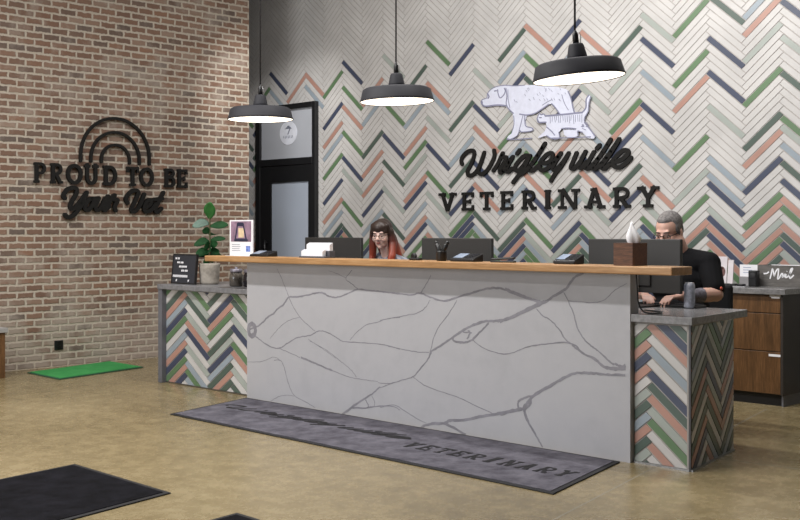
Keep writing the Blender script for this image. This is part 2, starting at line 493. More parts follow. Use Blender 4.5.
# wall socket
oc = onX(58.5, 345, XB); b = MB(); b.box(XB, XB+.012, oc.y-.045, oc.y+.045, oc.z-.045, oc.z+.045, b=.004)
so = tag(b.build('wall_outlet', M_black), 'small black outlet low on the brick wall above the green mat', 'outlet')
b = MB()
for dz in (-.022, .022): b.box(XB+.012, XB+.0145, oc.y-.018, oc.y+.018, oc.z+dz-.014, oc.z+dz+.014)
b.build('socket_face', mat('dark_socket', '#0b0b0c', .3), so)

# ================================================================== LETTERING
def letter(ch):
    """list of (path, weight, flat caps) in a unit box; slab serif capitals"""
    t, s = .20, .15
    S = []
    def bar(a, b_, w=t): S.append(([a, b_], w, True))
    def foot(x, y, h=.21): S.append(([(x-h, y), (x+h, y)], s, True))
    L, R, T, B = .2, .8, 1-s/2, s/2
    arc = lambda cx, cy, rx, ry, a0, a1, n=14: [(cx+rx*math.cos(a0+(a1-a0)*i/n), cy+ry*math.sin(a0+(a1-a0)*i/n)) for i in range(n+1)]
    if ch == 'V': bar((.17,1),(.5,0)); bar((.83,1),(.5,0)); foot(.17,T,.2); foot(.83,T,.2)
    elif ch == 'E':
        bar((L,0),(L,1)); bar((0,T),(.95,T),s); bar((0,B),(.97,B),s); bar((L,.5),(.7,.5),s)
        bar((.88,.72),(.88,1),.14); bar((.9,0),(.9,.3),.14); bar((.68,.38),(.68,.62),.1)
    elif ch == 'T': bar((.5,0),(.5,1)); bar((0,T),(1,T),s); foot(.5,B,.26); bar((.07,.7),(.07,1),.14); bar((.93,.7),(.93,1),.14)
    elif ch in 'RPB':
        bar((L,0),(L,1)); foot(L,B,.2 if ch!='B' else .2); bar((0,T),(.5,T),s)
        if ch == 'B':
            S.append(([(L,T),(.5,T)]+arc(.55,.755,.27,.17,PI/2,-PI/2)+[(L,.53)], s+.02, False))
            S.append(([(L,.53),(.55,.53)]+arc(.58,.3,.29,.225,PI/2,-PI/2)+[(L,B)], s+.02, False))
        else:
            S.append(([(L,T),(.5,T)]+arc(.53,.71,.3,.215,PI/2,-PI/2)+[(L,.46)], s+.02, False))
            if ch == 'R': bar((.45,.46),(.8,.04)); foot(.83,B,.17)
    elif ch == 'I': bar((.5,0),(.5,1),.42); bar((0,T),(1,T),s); bar((0,B),(1,B),s)
    elif ch == 'N': bar((L-.03,0),(L-.03,1),.15); bar((R+.03,0),(R+.03,1),.15); bar((.17,1),(.8,0)); foot(.13,T,.16); foot(L-.03,B,.2); foot(R+.03,T,.2)
    elif ch == 'A': bar((.17,0),(.5,1)); bar((.83,0),(.5,1)); bar((.25,.32),(.75,.32),.14); foot(.17,B,.2); foot(.83,B,.2); bar((.3,T),(.55,T),s)
    elif ch == 'Y': bar((.16,1),(.5,.45)); bar((.84,1),(.5,.45)); bar((.5,0),(.5,.5)); foot(.16,T,.2); foot(.84,T,.2); foot(.5,B,.24)
    elif ch == 'O': S.append((arc(.5,.5,.41,.42,0,2*PI,32), .18, False))
    elif ch == 'U': S.append(([(L,1),(L,.35)]+arc(.5,.36,.3,.28,PI,2*PI)+[(R,1)], .18, False)); foot(L,T,.2); foot(R,T,.2)
    elif ch == 'D':
        bar((L,0),(L,1)); S.append(([(L,T),(.45,T)]+arc(.45,.5,.42,.425,PI/2,-PI/2)+[(L,B)], s+.03, False)); bar((0,T),(.4,T),s); bar((0,B),(.4,B),s)
    return S
def put_letter(mb, fr, ch, x0, x1, z0, z1, d, slope=0.0, base=0.0):
    W, Hh = x1-x0, z1-z0
    for path, w, flat in letter(ch):
        p = [(x0+a*W, z0+c*Hh) for a, c in path]
        # weight follows height for flat bars, narrowed a little for slim letters
        mb.stroke(fr, p, w*Hh*min(1, .35+.65*W/Hh/.85), d, caps=not flat, base=base)
SCRIPT_W = {}
def trace(x0, y0, sc, pts): return [(x0+a/sc, y0+c/sc) for a, c in pts]
r1 = lambda p: trace(455, 140, 11.3, p)
r2 = lambda p: trace(500, 135, 11.3, p)
r3 = lambda p: trace(560, 130, 10.4, p)
WRIG = [
 r1([(72,272),(62,235),(80,185),(130,135),(180,118),(208,140),(200,205),(165,290),(133,350),(145,398),(190,395),(240,345),(285,260),(322,142)]),
 r1([(322,142),(285,250),(258,330),(262,372),(300,385),(355,340),(405,260),(437,180),(432,118)]),
 r1([(425,345),(480,260),(530,150),(528,190),(572,200),(535,275),(496,340),(505,368),(540,345)]),
 r1([(540,345),(610,235),(645,190),(600,270),(573,335),(590,360),(640,320)]),
 r1([(692,152),(722,115)]),
 r2([(320,235),(275,232),(215,280),(165,350),(165,395),(205,395),(265,330),(330,235)]),
 r2([(330,235),(270,360),(205,450),(140,535)]),
 r2([(205,450),(290,400),(400,260),(500,95),(430,210),(345,335),(322,388),(350,402),(410,360),(460,310)]),
 r2([(460,315),(530,312),(585,250),(575,205),(520,220),(455,295),(435,355),(465,398),(530,375),(590,320)]),
 r2([(590,320),(680,205),(620,300),(588,375),(620,390),(690,320),(768,205)]),
 r2([(768,205),(690,340),(620,430),(568,515)]),
 r3([(165,240),(125,335),(105,390),(140,398),(200,330),(258,225)]),
 r3([(258,225),(215,315),(190,375),(215,392),(270,330)]),
 r3([(345,230),(285,335),(260,390),(290,398),(350,345)]),
 r3([(375,192),(405,158)]),
 r3([(350,345),(430,240),(518,100),(440,225),(355,345),(335,388),(362,400),(430,345)]),
 r3([(430,345),(520,225),(608,95),(530,225),(450,340),(425,385),(455,400),(520,345)]),
 r3([(530,330),(610,320),(690,260),(700,220),(650,212),(580,270),(540,335),(560,378),(610,388),(670,350),(730,288)]),
]
M_sign = M_signblack
sg = thing('wall_sign', 'large black raised script and slab lettering with dog and cat on the herringbone tile wall', 'sign', (-6.47, YW, 1.5))
OFF = Vector((-6.47, YW, 1.5))
def rel(fr, off): return (fr[0]-off, fr[1], fr[2], fr[3])
WS = rel(WB, OFF)
def wxz(p, Y=YW-.03): q = onY(p[0], p[1], Y); return (q.x, q.z)
b = MB()
for st in WRIG: b.stroke(WS, smooth_path([wxz(q) for q in st], 5), .041, .018, base=.008)
b.build('script_name', M_sign, sg)
vet = [('V',438.6,455.8),('E',461,474),('T',479.3,493.2),('E',499.8,513.2),('R',521,536.2),('I',543.8,550.8),('N',558,579),('A',584.2,604.4),('R',612.3,630.8),('Y',637.3,658.2)]
for ch, a, c in vet:
    b = MB(); x0 = onY(a, 205, YW-.03).x; x1 = onY(c-.8, 205, YW-.03).x
    put_letter(b, WS, ch, x0, x1, 1.516, 1.700, .018, base=.008)
    b.build('letter', M_sign, sg)
# dog and cat plaques
dg = lambda p: trace(470, 75, 6.154, p)
dog = dg([(63,165),(72,150),(98,140),(103,112),(128,85),(160,70),(212,62),(262,66),(330,62),(400,60),(500,68),(580,84),(598,100),(615,140),(628,200),(640,240),(650,300),(640,370),(600,385),(575,370),(560,300),(548,240),(520,200),(498,176),(478,180),(440,207),(395,235),(345,245),(332,285),(340,315),(376,325),(378,342),(315,350),(300,345),(285,372),(245,394),(222,390),(226,378),(250,358),(264,300),(258,240),(233,214),(213,188),(160,184),(100,192),(75,186)])
cat = dg([(412,268),(424,238),(436,244),(452,240),(462,252),(520,247),(600,240),(690,230),(712,200),(714,150),(730,124),(742,132),(730,175),(726,222),(704,262),(704,292),(742,340),(768,376),(760,392),(722,388),(690,352),(662,345),(664,372),(640,384),(610,384),(640,362),(650,330),(600,326),(562,330),(545,352),(548,388),(505,392),(470,372),(420,388),(418,380),(455,350),(470,320),(466,296),(430,292)])
M_plaque = mat('pale_lilac_plaque', '#d5d8e8', .5, var=.03, scale=20)
M_engr = mat('engraved_line', '#85869d', .6)
def plaque(name, pts, h0, h1, lbl, lines):
    q = [Vector(wxz(p)) for p in pts]
    bm = bmesh.new()
    vs = [bm.verts.new(WS[0]+WS[1]*p.x+WS[2]*p.y+WS[3]*h1) for p in q]
    f = bm.faces.new(vs); f.normal_update()
    if f.normal.y > 0: f.normal_flip()
    e = bmesh.ops.extrude_face_region(bm, geom=[f])
    for v in [g for g in e['geom'] if isinstance(g, bmesh.types.BMVert)]: v.co -= WS[3]*(h1-h0)
    bmesh.ops.recalc_face_normals(bm, faces=bm.faces[:])
    bmesh.ops.triangulate(bm, faces=[f for f in bm.faces if len(f.verts) > 4])
    m = MB(); m.frombm(bm); m.add(lines.v, lines.f, 1); return tag(m.build(name, [M_plaque, M_engr], sg), lbl)
b = MB()
def line(mb, pts, w, h): mb.stroke(WS, smooth_path([wxz(p) for p in dg(pts)], 4), w, .002, base=h, nd=6)
line(b, dog_out := [(63,165),(72,150),(98,140),(103,112),(128,85),(160,70),(212,62),(262,66),(330,62)], .008, .016)
line(b, [(63,165),(75,186),(100,192),(160,184),(213,188)], .016, .016)
line(b, [(103,115),(112,132),(106,142)], .014, .016); line(b, [(145,98),(158,96)], .012, .016); line(b, [(66,160),(70,172)], .02, .016)
line(b, [(165,90),(168,115),(180,140),(200,125),(212,100),(205,80)], .011, .016)
line(b, [(215,80),(222,130),(218,180),(240,215),(262,235)], .011, .016); line(b, [(228,90),(230,150),(240,200)], .007, .016)
line(b, [(478,180),(440,207),(395,235),(345,245),(300,240)], .012, .016)
line(b, [(498,176),(520,200),(548,240)], .011, .016); line(b, [(500,150),(470,165),(440,185)], .006, .016)
line(b, [(332,250),(332,285),(340,315),(376,325),(378,342),(315,350),(302,340)], .010, .016)
line(b, [(320,250),(300,330),(285,372),(245,394),(222,390)], .008, .016)
line(b, [(264,250),(266,300),(250,358)], .007, .016)
line(b, [(598,100),(615,140),(628,200),(636,228)], .011, .016); line(b, [(560,120),(575,170),(600,215)], .006, .016)
line(b, [(222,397),(300,394),(375,388)], .010, .016)
rl = random.Random(3)
for _ in range(26):
    x = rl.uniform(250, 590); y = rl.uniform(75, 150)+ (0 if x > 330 else rl.uniform(0,60))
    line(b, [(x,y),(x+rl.uniform(4,10),y+rl.uniform(6,18))], .0035, .016)
plaque('dog_plaque', dog, .004, .016, 'pale engraved plaque of a big walking dog', b)
b = MB()
line(b, [(462,252),(520,247),(600,240),(690,230)], .016, .026); line(b, [(412,268),(424,238),(436,244),(452,240),(462,252)], .010, .026)
line(b, [(412,268),(420,290),(440,292),(466,290)], .014, .026); line(b, [(425,262),(438,262)], .010, .026)
line(b, [(690,230),(712,200),(714,150),(730,124)], .014, .026); line(b, [(742,132),(730,175),(726,222),(704,262),(704,292)], .010, .026)
line(b, [(704,292),(742,340),(768,376)], .012, .026); line(b, [(690,352),(662,345),(664,372)], .010, .026)
line(b, [(562,330),(600,326),(650,330)], .010, .026); line(b, [(545,352),(548,388),(505,392),(470,372)], .010, .026); line(b, [(470,320),(500,345),(520,370)], .010, .026)
line(b, [(500,388),(600,386),(740,380)], .010, .026)
for i in range(16):
    x = 492+13*i; line(b, [(x, 256-i*.8),(x+rl.uniform(-3,6), 282+rl.uniform(-4,20))], .005, .026)
for i in range(12):
    x = 680+rl.uniform(-6,40); y = 290+rl.uniform(0,60); line(b, [(x,y),(x+12,y+4)], .006, .026)
plaque('cat_plaque', cat, .016, .026, 'pale engraved plaque of a small striding cat', b)

# brick wall sign
OB = Vector((XB, 5.95, 1.75))
BF = (Vector((XB,0,0))-OB, Vector((0,1,0)), Vector((0,0,1)), Vector((1,0,0)))
sb = thing('brick_wall_sign', 'black three-arched rainbow and lettering sign mounted on the brick wall', 'sign', OB)
def byz(p): q = onX(p[0], p[1], XB+.03); return (q.y, q.z)
for lx, rx, ty, fy in ((80.6,149.2,117.0,159.5),(90.8,139.3,131.0,160),(101.2,129.5,143.6,160.5)):
    a, c = byz((lx, fy))[0], byz((rx, fy))[0]; zt = byz(((lx+rx)/2, ty))[1]-.013; zf = 1.995
    r = (c-a)/2; cy = (a+c)/2; n = 28
    zc = zt-r if zt-r > zf else zf; rz = zt-zc
    path = [(a, zf)] + [(cy-r*math.cos(PI*i/n), zc+rz*math.sin(PI*i/n)) for i in range(n+1)] + [(c, zf)]
    b = MB(); b.stroke(BF, path, .027, .03, base=.015); b.build('rainbow_arch', M_sign, sb)
proud = [('P',34,46.3),('R',50.4,62.6),('O',66.5,82),('U',84.2,98.2),('D',103,117),('T',126.8,138.2),('O',139.8,153.2),('B',164.2,175),('E',177.2,187.2)]
for ch, a, c in proud:
    b = MB(); put_letter(b, BF, ch, byz((a,177))[0], byz((c,177))[0], 1.765, 1.962, .03, base=.015)
    b.build('letter', M_sign, sb)
s6 = lambda p: trace(28, 155, 8, p)
s7 = lambda p: trace(100, 155, 7.76, p)
YOUR = [
 s6([(292,345),(282,322),(315,275),(360,262),(388,275),(380,320),(345,380),(340,425),(372,425),(420,370),(468,300)]),
 s6([(468,300),(430,390),(375,470),(325,500),(295,478)]),
 s6([(455,410),(480,360),(520,350),(515,395),(480,440),(452,430),(460,400)]), s6([(515,350),(560,345)]),
 s6([(565,345),(540,405),(545,440),(580,425),(618,345)]), s6([(618,345),(598,400),(600,435),(640,400)]),
 s7([(40,430),(85,340),(112,312),(105,345),(135,350),(112,400),(120,432)]), s7([(60,320),(30,400),(32,430),(70,400)]),
 s7([(212,372),(200,335),(240,285),(280,275),(295,300),(265,370),(242,425),(262,440),(300,400),(342,305)]),
 s7([(345,405),(385,385),(395,350),(365,355),(342,400),(350,438),(390,430),(430,380)]),
 s7([(490,292),(450,370),(428,420),(440,445),(475,415)]), s7([(420,345),(482,338)]),
]
for grp in (YOUR[:8], YOUR[8:]):
    b = MB()
    for st in grp: b.stroke(BF, smooth_path([byz(q) for q in st], 5), .040, .03, base=.015)
    b.build('script_word', M_sign, sb)

# ================================================================== RECEPTION COUNTER
Y0 = 5.362
def vz(p): q = onY(p[0], p[1], Y0); return (q.x, q.z)
rc = thing('reception_counter', 'long white counter front with grey marble veins under the oak ledge', 'counter', (-5.2, Y0, 0))
o0 = Vector((-5.2, Y0, 0))
b = MB(); b.box(-6.946+5.2, -3.452+5.2, 0, .085, 0, 1.066, 0)
VF = (Vector((0,0,0))-o0+Vector((0,Y0,0)), Vector((1,0,0)), Vector((0,0,1)), Vector((0,-1,0)))
v1 = lambda p: trace(240, 255, 5, p)
v2 = lambda p: trace(240, 330, 5, p)
v3 = lambda p: trace(380, 255, 5, p)
v4 = lambda p: trace(380, 345, 5, p)
v5 = lambda p: trace(500, 260, 5.714, p)
v6 = lambda p: trace(500, 345, 4.157, p)
VEINS = [
 (v1([(50,372),(90,355),(115,335),(140,310),(165,295),(190,268),(220,245),(245,212),(290,210),(340,200),(380,190),(415,190),(440,205),(475,212),(510,205),(550,188),(590,172),(640,178),(690,182),(740,188),(800,192)]), .016, .010),
 (v1([(185,70),(205,110),(225,160),(245,210)]), .005, .006),
 (v1([(560,75),(530,118),(560,145),(590,170)]), .006, .007),
 (v1([(530,115),(490,95),(440,78)]), .005, .003),
 (v1([(60,390),(95,420),(130,445),(170,465),(200,465),(240,440),(290,412),(350,402),(390,380),(430,385),(470,405),(510,430),(560,435),(640,440),(720,450),(800,470)]), .011, .006),
 (v1([(245,212),(270,265),(300,312),(340,350),(375,382)]), .006, .005),
 (v1([(150,420),(190,370),(240,330),(300,310)]), .004, .004),
 (v1([(550,425),(580,390),(630,350),(690,335),(740,318),(800,312)]), .005, .006),
 (v1([(200,468),(250,490),(300,512)]), .005, .005),
 (v1([(340,420),(400,460),(450,495),(480,518)]), .004, .003),
 (v2([(305,138),(350,155),(400,178),(460,202)]), .016, .014),
 (v2([(460,202),(510,222),(560,238),(620,248),(690,258)]), .006, .004),
 (v2([(350,55),(430,100),(520,170),(560,205),(582,235)]), .004, .005),
 (v2([(690,262),(740,268),(800,255)]), .005, .005),
 (v2([(510,425),(560,385),(610,350),(660,320),(700,285)]), .018, .010),
 (v2([(560,388),(620,390),(680,382),(760,380),(800,400)]), .013, .005),
 (v2([(628,350),(640,372),(640,388)]), .010, .008), (v2([(660,330),(672,355),(672,385)]), .004, .004),
 (v2([(170,150),(205,155),(225,200),(240,260),(270,325),(330,360),(375,388)]), .006, .005),
 (v2([(35,160),(90,160),(130,150),(170,135),(205,155)]), .004, .004), (v2([(150,358),(190,335),(235,325),(270,332)]), .004, .004),
 (v3([(0,180),(50,188),(110,195),(160,200),(200,190),(250,210),(320,230),(390,210),(460,190),(520,172),(570,165),(620,172),(690,200),(760,222),(800,232)]), .009, .018),
 (v3([(255,100),(235,140),(205,188)]), .005, .007),
 (v3([(0,328),(60,315),(130,302),(190,288),(225,265),(250,225)]), .005, .005),
 (v3([(385,225),(350,285),(300,350),(270,410),(255,470),(240,520)]), .005, .006),
 (v3([(250,485),(300,455),(360,415),(420,375),(470,350),(520,332),(580,330),(640,318),(700,290),(760,262),(800,240)]), .014, .022),
 (v3([(360,412),(375,432),(420,438),(455,428),(490,395),(520,365),(545,340)]), .017, .012), (v3([(415,385),(460,390)]), .010, .008), (v3([(435,420),(450,390),(440,378)]), .012, .010),
 (v3([(0,445),(60,460),(130,475),(190,485),(245,486)]), .004, .006),
 (v3([(465,425),(500,455),(560,482),(620,496),(680,482),(730,462),(800,450)]), .006, .005),
 (v4([(258,30),(240,70),(200,120),(165,158),(110,175),(50,195),(0,215)]), .010, .005),
 (v4([(165,158),(220,200),(300,232),(400,265),(480,305),(560,340)]), .005, .006),
 (v4([(0,312),(70,300),(120,328),(180,365),(230,390)]), .005, .004),
 (v4([(205,412),(250,395),(320,390),(350,378),(420,375),(500,358),(580,345),(650,330),(710,318)]), .018, .020),
 (v4([(320,392),(370,415),(430,450)]), .018, .016),
 (v5([(0,352),(60,330),(130,300),(210,262),(260,238),(310,205),(355,178),(385,155),(410,118),(440,92),(480,74)]), .020, .014),
 (v5([(30,165),(90,190),(150,212),(210,235),(255,240)]), .018, .016),
 (v5([(365,185),(390,235),(420,310),(440,380),(470,440),(520,490),(560,518)]), .006, .009),
 (v5([(210,280),(240,315),(290,345),(340,400),(375,455),(410,480),(435,490),(460,518)]), .006, .010),
 (v5([(390,232),(450,238),(530,245),(600,225),(660,170),(725,135)]), .005, .004),
 (v5([(110,515),(180,490),(280,478),(380,470),(430,490)]), .005, .010),
 (v6([(300,0),(345,35),(390,55),(430,88),(470,98),(522,98)]), .012, .024), (v6([(385,10),(420,35),(450,65),(475,82)]), .006, .014), (v6([(478,78),(500,88),(522,85)]), .014, .018),
 (v6([(95,268),(110,245),(140,210),(190,180),(240,152),(300,120),(350,116),(400,118),(450,124),(522,125)]), .020, .014),
 (v6([(80,268),(75,240),(95,222),(130,212)]), .014, .012), (v6([(128,210),(125,245),(100,270)]), .014, .018),
 (v6([(100,270),(112,310),(135,350),(160,395),(178,425)]), .020, .008), (v6([(0,288),(50,275),(95,265)]), .020, .018),
]
rv = random.Random(5)
for path, w0, w1 in VEINS:
    q = smooth_path([vz(p) for p in path], 5)
    q = [Vector((x.x+rv.uniform(-.002,.002), x.y+rv.uniform(-.002,.002))) for x in q]
    q = [Vector((min(max(x.x, -6.943), -3.455), min(max(x.y, .002), 1.064))) for x in q]
    n = len(q); ws = [(w0+(w1-w0)*i/(n-1))*rv.uniform(.75,1.15) for i in range(n)]
    VI = VI+1 if 'VI' in globals() else 0
    b.strip(VF, q, ws, .0004+VI*1.6e-5, mi=1)
# hollow veined patch at the left edge
qc = vz((252, 330)); b.stroke(VF, [(qc[0]+.045*math.cos(a*PI/4), qc[1]+.05*math.sin(a*PI/4)) for a in range(9)], .035, .0014, mi=1)
b.build('stone_front', [M_stone, M_vein], rc)
b = MB(); b.box(-6.93+5.2, -3.466+5.2, .085, .10, 0, 1.06); b.build('back_panel', M_greyside, rc)
# oak ledge
b = MB(); b.box(-7.335, -3.112, 5.235, 5.45, 1.0665, 1.112, b=.006)
b.v = [v-Vector((-5.2,5.34,1.0665)) for v in b.v]
tag(b.build('oak_ledge', M_oak, loc=(-5.2,5.34,1.0665)), 'long oak plank ledge on top of the white veined counter', 'counter ledge')

# left wing with tile panel
lw = thing('side_counter', 'lower counter section with herringbone tile front beside the brick wall', 'counter', (-7.6, 5.7, 0))
L0 = Vector((-7.6, 5.7, 0))
b = MB(); b.box(-8.225, -6.948, 5.375, 6.12, .808, .85, b=.004); b.v = [v-L0 for v in b.v]; b.build('worktop', M_greylam, lw)
b = MB(); b.box(-8.225, -8.168, 5.385, 6.10, 0, .807, b=.003); b.v = [v-L0 for v in b.v]; b.build('end_panel', M_greyside, lw)
b = MB(); b.box(-8.167, -6.95, 5.435, 5.46, 0, .807, 0)
FR = (Vector((0,5.435,0)), Vector((1,0,0)), Vector((0,0,1)), Vector((0,-1,0)))
rp = random.Random(21)
tiles(b, FR, .3197, .0684, .226, -8.5108, .0627, (-8.165,-6.952,.012,.80), LEFTT, lambda i,k,x,z: rp.choice('WNGDPBS'), d=.005)
b.v = [v-L0 for v in b.v]; b.build('tile_panel', [M_grout]+[TM[k] for k in TK], lw)
b = MB(); b.box(-8.166, -6.95, 5.424, 5.434, .0, .011); b.v = [v-L0 for v in b.v]; b.build('base_strip', M_steel, lw)
b = MB(); b.box(-8.16, -6.95, 5.47, 6.08, .02, .80); b.v = [v-L0 for v in b.v]; b.build('carcass', M_darkgrey, lw)

# right wing desk
M_edge = mat('edge_trim', '#4c4b4d', .4, .3)
rd = thing('reception_desk', 'grey topped desk with herringbone tile end panel to the right of the white counter', 'desk', (-3.4, 5.8, 0))
R0 = Vector((-3.4, 5.8, 0))
top = [(-6.9,5.47),(-3.448,5.47),(-3.448,5.362),(-3.07,5.372),(-3.158,6.17),(-6.9,6.17)]
b = MB(); b.prism(top, .795, .838); b.v = [v-R0 for v in b.v]; b.build('desktop', M_deskgrey, rd, bevel=.003)
b = MB(); b.box(-3.447, -3.098, 5.40, 5.42, 0, .794, 0)
FR = (Vector((0,5.40,0)), Vector((1,0,0)), Vector((0,0,1)), Vector((0,-1,0)))
tiles(b, FR, .31, .067, .255, -3.9698, .045, (-3.445,-3.100,.012,.785), RIGHTT, lambda i,k,x,z: rp.choice('WNGDPBS'), d=.005)
b.v = [v-R0 for v in b.v]; b.build('tile_panel', [M_grout]+[TM[k] for k in TK], rd)
A, Bv = Vector((-3.092, 5.395, 0)), Vector((-3.215, 6.10, 0)); U = (Bv-A).normalized(); N = Vector((U.y, -U.x, 0)); LN = (Bv-A).length
b = MB(); b.add([A-N*.02, A, Bv, Bv-N*.02]+[q+Vector((0,0,.794)) for q in (A-N*.02, A, Bv, Bv-N*.02)], [(0,1,2,3)[::-1],(4,5,6,7),(0,1,5,4),(1,2,6,5),(2,3,7,6),(3,0,4,7)])
SIDE = {}
for col, s in {1:'SPDWNPDWDPDSBDWSD', 2:'DWPBDWDPSNWDSGDWB', 3:'PWDBDWPNWPSDGBWDS', 4:'WGDPNWDS'}.items():
    for k, c in enumerate(s): SIDE[(col,k-2)] = c
tiles(b, (A, U, Vector((0,0,1)), N), LN/2.9, .067, .235, -LN/2.9, .03, (.004, LN-.004, .012, .785), SIDE, lambda i,k,x,z: rp.choice('WNGDPBS'), d=.005)
b.v = [v-R0 for v in b.v]; b.build('tile_side_panel', [M_grout]+[TM[k] for k in TK], rd)
b = MB(); b.box(-3.447,-3.098,5.388,5.398,0,.011); A2=A+N*.012; B2=Bv+N*.012
b.add([A2-N*.01,A2,B2,B2-N*.01]+[q+Vector((0,0,.011)) for q in (A2-N*.01,A2,B2,B2-N*.01)], [(3,2,1,0),(4,5,6,7),(0,1,5,4),(1,2,6,5),(2,3,7,6),(3,0,4,7)])
b.v = [v-R0 for v in b.v]; b.build('base_strip', M_steel, rd)
b = MB(); b.box(-3.101,-3.089,5.390,5.402,0,.794); b.v = [v-R0 for v in b.v]; b.build('corner_trim', M_edge, rd)
for x in (-6.85, -5.0):
    b = MB(); b.box(x-.02, x+.02, 5.52, 6.12, 0, .794); b.v = [v-R0 for v in b.v]; b.build('support_panel', M_greyside, rd)

# ================================================================== FLOOR MATS
def flat_mat(name, quad, label, body, edge, border=.05, h=.01, text=None):
    c = sum((Vector((p[0],p[1],0)) for p in quad), Vector())/4
    t = thing(name, label, 'mat', c)
    q = [(p[0]-c.x, p[1]-c.y) for p in quad]
    b = MB(); b.prism(q, .001, h*.7); b.build('rubber_edge', edge, t, bevel=.002)
    s = [Vector(p) for p in q]; ins = [p*(1-border/ p.length*1.0) if False else p for p in s]
    # inset each side by border
    n = 4; out = []
    ar = sum(s[i].x*s[(i+1)%4].y-s[(i+1)%4].x*s[i].y for i in range(4)); sg_ = 1 if ar > 0 else -1
    for i in range(4):
        e1 = (s[i]-s[i-1]).normalized(); e2 = (s[(i+1)%4]-s[i]).normalized()
        n1 = Vector((-e1.y, e1.x))*sg_; n2 = Vector((-e2.y, e2.x))*sg_
        k = border/(1+n1.dot(n2)); out.append(tuple(s[i]+(n1+n2)*k))
    b = MB(); b.prism(out, h*.7, h); b.build('pile', body, t)
    return t, c
mt, mc = flat_mat('logo_mat', [(-6.70,4.485),(-3.305,4.445),(-3.50,5.335),(-6.93,5.345)], 'long grey floor mat with black lettering along the front of the counter', M_matgrey, M_rubber, .03)
b = MB()
MF = (Vector((0,0,.0102))-Vector((mc.x,mc.y,0)), Vector((1,0,0)), Vector((0,1,0)), Vector((0,0,1)))
sx0, sz0 = -7.502, 1.80; ksx = 1.95/2.05
for st in WRIG:
    q = [wxz(p) for p in st]
    b.stroke(MF, smooth_path([(-6.77+(a-sx0)*.955, 4.90+(c-sz0)*.46) for a, c in q], 4), .024, .0015)
b.build('script_print', M_mattext, mt)
b = MB()
xs = -4.65
for ch in 'VETERINARY':
    w = {'I':.05}.get(ch, .088); b = MB(); put_letter(b, MF, ch, xs-w/2, xs+w/2, 4.775, 4.92, .0015); xs += .125; b.build('printed_letter', M_mattext, mt)
flat_mat('floor_mat', [(-5.634,3.147),(-4.674,3.135),(-4.50,2.20),(-5.50,2.20)], 'black entrance mat on the concrete at the lower left of the picture', M_matblack, M_rubber, .03)
flat_mat('floor_mat', [(-4.122,3.124),(-3.2,3.11),(-3.1,2.2),(-4.02,2.2)], 'black entrance mat of which only a corner shows at the bottom edge', M_matblack, M_rubber, .03)
flat_mat('turf_mat', [(-9.60,4.88),(-8.965,4.86),(-9.20,5.86),(-9.84,5.88)], 'bright green turf mat on the floor against the brick wall', M_turf, mat('dark_green_edge', '#27503a', .8), .02, .014)

# low bench at the left frame edge
bt = thing('low_bench', 'low grey topped wooden cabinet cut off by the left edge along the brick wall', 'cabinet', (-9.62, 4.05, 0))
b = MB(); b.box(-.23, .21, -.9, .555, .405, .448, b=.004); b.build('bench_top', mat('pale_grey_top', '#9c9a98', .4), bt)
b = MB(); b.box(-.23, .19, -.88, .535, .0, .405); b.build('bench_body', M_walnut, bt)

# ================================================================== PENDANTS
M_bowl = mat('lamp_bowl_enamel', '#fff6ea', .6, var=0, emit=('#fff4e4', 2.2))
M_bulb = mat('bulb_glow', '#fff6ea', .5, var=0, emit=('#fff0dc', 9))
M_cord = mat('grey_cord', '#2c2b2d', .6)
FWD = Vector((UZ, NZ, 0)).normalized()
def pendant(loc, tilt, label):
    R = Matrix.Rotation(-math.radians(tilt), 4, FWD)
    t = thing('pendant_lamp', label, 'pendant lamp', loc, 0, 'pendant lamps above the counter')
    t.rotation_euler = R.to_euler()
    b = MB()
    b.lathe([(.240,0),(.243,.006),(.238,.016),(.222,.078),(.205,.088),(.07,.098),(.054,.104)], 56, closed=True)
    b.build('shade', M_blackmat, t)
    b = MB(); b.lathe([(.236,.004),(.219,.072),(.200,.080),(.02,.088)][::-1], 56, closed=True); b.build('inner_bowl', M_bowl, t)
    b = MB(); b.lathe([(0,.030),(.022,.034),(.032,.05),(.028,.068),(.016,.086)], 20); b.build('bulb', M_bulb, t)
    b = MB(); b.lathe([(.056,.102),(.052,.12),(.040,.175),(.034,.184),(.0,.186)], 32); b.build('neck', M_blackmat, t)
    b = MB(); b.lathe([(.0165,.182),(.0155,.235),(.010,.245),(.004,.262)], 16); b.build('socket', M_black, t)
    b = MB(); b.tube([(.006,0,.245),(.028,0,.238),(.032,0,.215),(.030,0,.184)], .0022, 6); b.build('hook', M_steel, t)
    topw = Vector(loc)+(R.to_3x3() @ Vector((0,0,.258)))
    inv = R.to_3x3().inverted()
    b = MB(); b.tube([inv @ (topw-Vector(loc)), inv @ (Vector((topw.x,topw.y,CEIL-.03))-Vector(loc))], .0055, 8)
    b.build('cord', M_cord, t)
    b = MB(); c = Vector((topw.x,topw.y,CEIL-.03))-Vector(loc)
    vs = MB(); vs.lathe([(.055,0),(.055,.02),(.045,.029),(0,.0295)], 24)
    b.add([inv @ (v+c) for v in vs.v], vs.f, 0, True); b.build('canopy', M_blackmat, t)
pendant((-6.479,5.126,2.128), .4, 'black pendant lamp hanging in front of the door, farthest from the logo')
pendant((-5.059,5.123,2.143), 1.6, 'black pendant lamp in the middle, between the door and the dog logo')
pendant((-3.392,4.786,2.098), 4.9, 'black pendant lamp overlapping the dog plaque, the largest of the lamps')

# ================================================================== THINGS ON THE LEDGE
ZL = 1.1122
def at_ledge(px, Y=5.33): return onY(px, 260, Y).x
